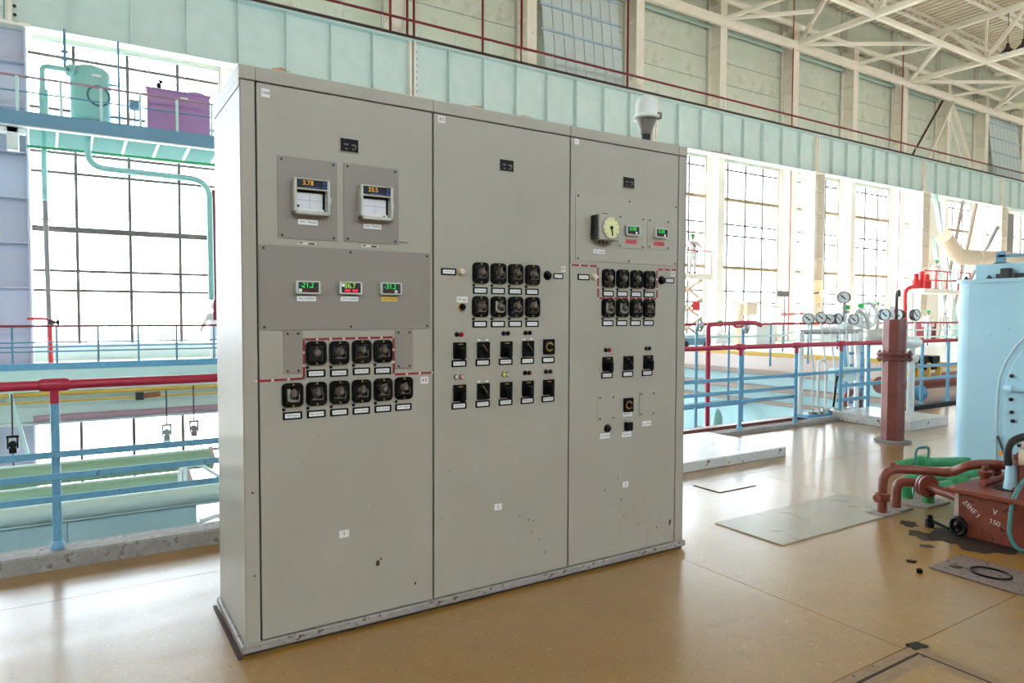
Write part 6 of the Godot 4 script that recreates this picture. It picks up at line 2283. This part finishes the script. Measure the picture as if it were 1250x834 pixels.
func head_bones() -> Array:
	# neck base at the origin, facing +z
	return [[Vector3(0, -0.04, -0.015), Vector3(0, 0.07, 0.0), 0.058, 0.054], [Vector3(0, 0.175, -0.025), Vector3(0, 0.18, 0.02), 0.086, 0.078], [Vector3(0, 0.13, 0.02), Vector3(0, 0.085, 0.052), 0.066, 0.038], [Vector3(-0.03, 0.09, 0.035), Vector3(0.03, 0.09, 0.035), 0.036, 0.036], [Vector3(0, 0.165, 0.088), Vector3(0, 0.135, 0.112), 0.009, 0.014], [Vector3(-0.082, 0.155, -0.005), Vector3(-0.086, 0.13, -0.002), 0.014, 0.009], [Vector3(0.082, 0.155, -0.005), Vector3(0.086, 0.13, -0.002), 0.014, 0.009], [Vector3(-0.018, 0.098, 0.082), Vector3(0.018, 0.098, 0.082), 0.008, 0.008]]

func face_paint(w: Vector3) -> Color:
	if w.y < 0.03:
		return CLOTH
	if w.z > 0.06:
		for s in [-1.0, 1.0]:
			if Vector2(w.x - s * 0.032, (w.y - 0.162) * 1.4).length() < 0.014:
				return Color(0.06, 0.04, 0.03)
			if absf(w.x - s * 0.034) < 0.02 and absf(w.y - 0.186) < 0.005:
				return Color(0.08, 0.05, 0.03)
		if absf(w.y - 0.098) < 0.007 and absf(w.x) < 0.024:
			return Color(0.4, 0.16, 0.14)
	if w.z < -0.02 and w.y > 0.1:
		return Color(0.07, 0.05, 0.04)
	return SKIN

var hand_cache := {}
var head_cache := {}

# pose: joints in body space (x right of the body as seen from the front, facing +z)
func person(at: Vector3, turn: float, label: String, pose: Dictionary, helmet: String, extra := ""):
	off = Vector3.ZERO
	var root := Node3D.new()
	root.name = numbered("person")
	add_child(root)
	root.position = at
	root.rotation.y = turn
	tag(root, label, "person")
	var st := S()
	var hip: Vector3 = pose.get("hip", Vector3(0, 0.95, 0))
	var chest: Vector3 = pose.get("chest", Vector3(0, 1.32, 0))
	var b := [[hip + Vector3(-0.06, 0, 0), hip + Vector3(0.06, 0, 0), 0.13, 0.13], [hip, chest, 0.145, 0.15], [chest + Vector3(-0.09, 0.02, 0), chest + Vector3(0.09, 0.02, 0), 0.125, 0.125], [chest + Vector3(-0.16, 0.1, 0), chest + Vector3(0.16, 0.1, 0), 0.062, 0.062], [chest + Vector3(0, 0.08, 0), chest + Vector3(0, 0.19, 0.0), 0.085, 0.07]]
	for s in 2:
		var sg := -1.0 if s == 0 else 1.0
		var lg: Array = pose["legs"][s]
		b.append([hip + Vector3(sg * 0.095, -0.02, 0), lg[0], 0.1, 0.075])
		b.append([lg[0], lg[1], 0.074, 0.058])
		b.append([lg[1], lg[1] + Vector3(0, -0.05, 0.0), 0.056, 0.05])
		b.append([lg[1] + Vector3(0, -0.045, -0.03), lg[1] + Vector3(sg * 0.02, -0.055, 0.15), 0.043, 0.034])
		var ar: Array = pose["arms"][s]
		b.append([chest + Vector3(sg * 0.19, 0.09, 0), ar[0], 0.066, 0.052])
		b.append([ar[0], ar[1], 0.052, 0.042])
	var ank: float = pose["legs"][0][1].y
	nets(st, b, 0.024, 0.05, Transform3D(), func(w): return Color(0.05, 0.045, 0.04) if w.y < ank - 0.01 else CLOTH)
	for s in 2:
		var ar: Array = pose["arms"][s]
		var d: Vector3 = (ar[1] - ar[0]).normalized()
		var y := -d
		var x := y.cross(Vector3(0, 0, 1) if absf(d.z) < 0.8 else Vector3(0, 1, 0)).normalized()
		nets(st, hand_bones(-1.0 if s == 0 else 1.0), 0.0075, 0.008, Transform3D(Basis(x, y, x.cross(y)), ar[1]), func(_w): return SKIN)
	var neck := chest + Vector3(0, 0.19, 0)
	var hx := Transform3D(Basis(Vector3.UP, pose.get("look", 0.0)) * Basis(Vector3.RIGHT, pose.get("nod", 0.0)), neck)
	nets(st, head_bones(), 0.011, 0.022, hx, face_paint)
	st.generate_normals()
	var o := MeshInstance3D.new()
	o.mesh = st.commit()
	o.material_override = M["skin_cloth"]
	o.name = "body"
	root.add_child(o)
	st = S()
	lathe(st, hx * Vector3(0, 0.185, -0.005), hx.basis.y, [[0.15, 0.0], [0.152, 0.008], [0.118, 0.014], [0.116, 0.05], [0.1, 0.095], [0.06, 0.122], [0.0, 0.13]], 18)
	obj("helmet", st, helmet, root)
	if extra == "strap":
		st = S()
		tube(st, [chest + Vector3(-0.12, 0.13, 0.13), chest + Vector3(0.0, 0.02, 0.165), chest + Vector3(0.14, -0.12, 0.15)], 0.02, 6)
		box(st, chest + Vector3(0.2, -0.3, 0.14), Vector3(0.09, 0.14, 0.06), 0.01)
		obj("camera_strap", st, "black", root)
	return root

func people():
	var stand := {"legs": [[Vector3(-0.1, 0.5, 0.02), Vector3(-0.11, 0.1, -0.01)], [Vector3(0.1, 0.5, 0.02), Vector3(0.11, 0.1, -0.01)]], "arms": [[Vector3(-0.27, 1.14, -0.02), Vector3(-0.27, 0.9, 0.06)], [Vector3(0.27, 1.14, -0.02), Vector3(0.27, 0.9, 0.06)]]}
	var raise := {"legs": stand["legs"], "arms": [[Vector3(-0.36, 1.2, 0.06), Vector3(-0.12, 1.34, 0.24)], [Vector3(0.36, 1.2, 0.06), Vector3(0.12, 1.34, 0.24)]], "nod": 0.15}
	var reach := {"legs": [[Vector3(-0.1, 0.5, 0.05), Vector3(-0.12, 0.1, 0.06)], [Vector3(0.1, 0.5, 0.0), Vector3(0.12, 0.1, -0.12)]], "arms": [[Vector3(-0.33, 1.2, 0.08), Vector3(-0.45, 1.02, 0.22)], [Vector3(0.27, 1.14, -0.02), Vector3(0.24, 0.92, 0.1)]], "look": -0.5, "nod": 0.2}
	var crouch := {"hip": Vector3(0, 0.42, 0), "chest": Vector3(0, 0.78, 0.1), "legs": [[Vector3(-0.14, 0.5, 0.36), Vector3(-0.13, 0.1, 0.28)], [Vector3(0.14, 0.5, 0.36), Vector3(0.13, 0.1, 0.28)]], "arms": [[Vector3(-0.27, 0.62, 0.2), Vector3(-0.16, 0.58, 0.42)], [Vector3(0.27, 0.62, 0.2), Vector3(0.16, 0.58, 0.42)]], "nod": 0.25}
	person(Vector3(23.55, 3.34, -22.0), -0.75, "person in white coveralls and green helmet photographing from the lift", raise, "helmet_green", "strap")
	person(Vector3(23.4, 0.0, -20.4), 1.2, "crouching person in white with green helmet below the lift", crouch, "helmet_green")
	person(Vector3(41.2, 0.0, -20.6), -0.9, "person in white coveralls and green helmet below the red railed platform", stand, "helmet_green")
	person(Vector3(43.1, 0.0, -20.6), -0.2, "person in white coveralls and white helmet beside the blue machine", reach, "card")
	person(Vector3(44.8, 3.1, -22.0), -0.9, "person in white with green helmet on the red railed platform", raise, "helmet_green")
	person(Vector3(39.9, 0.5, -22.8), -0.9, "person with green helmet standing behind the brown post", stand, "helmet_green")
	person(Vector3(3.62, 0.03, -22.6), 0.1, "person in white hood half hidden behind the cabinet edge", reach, "card")
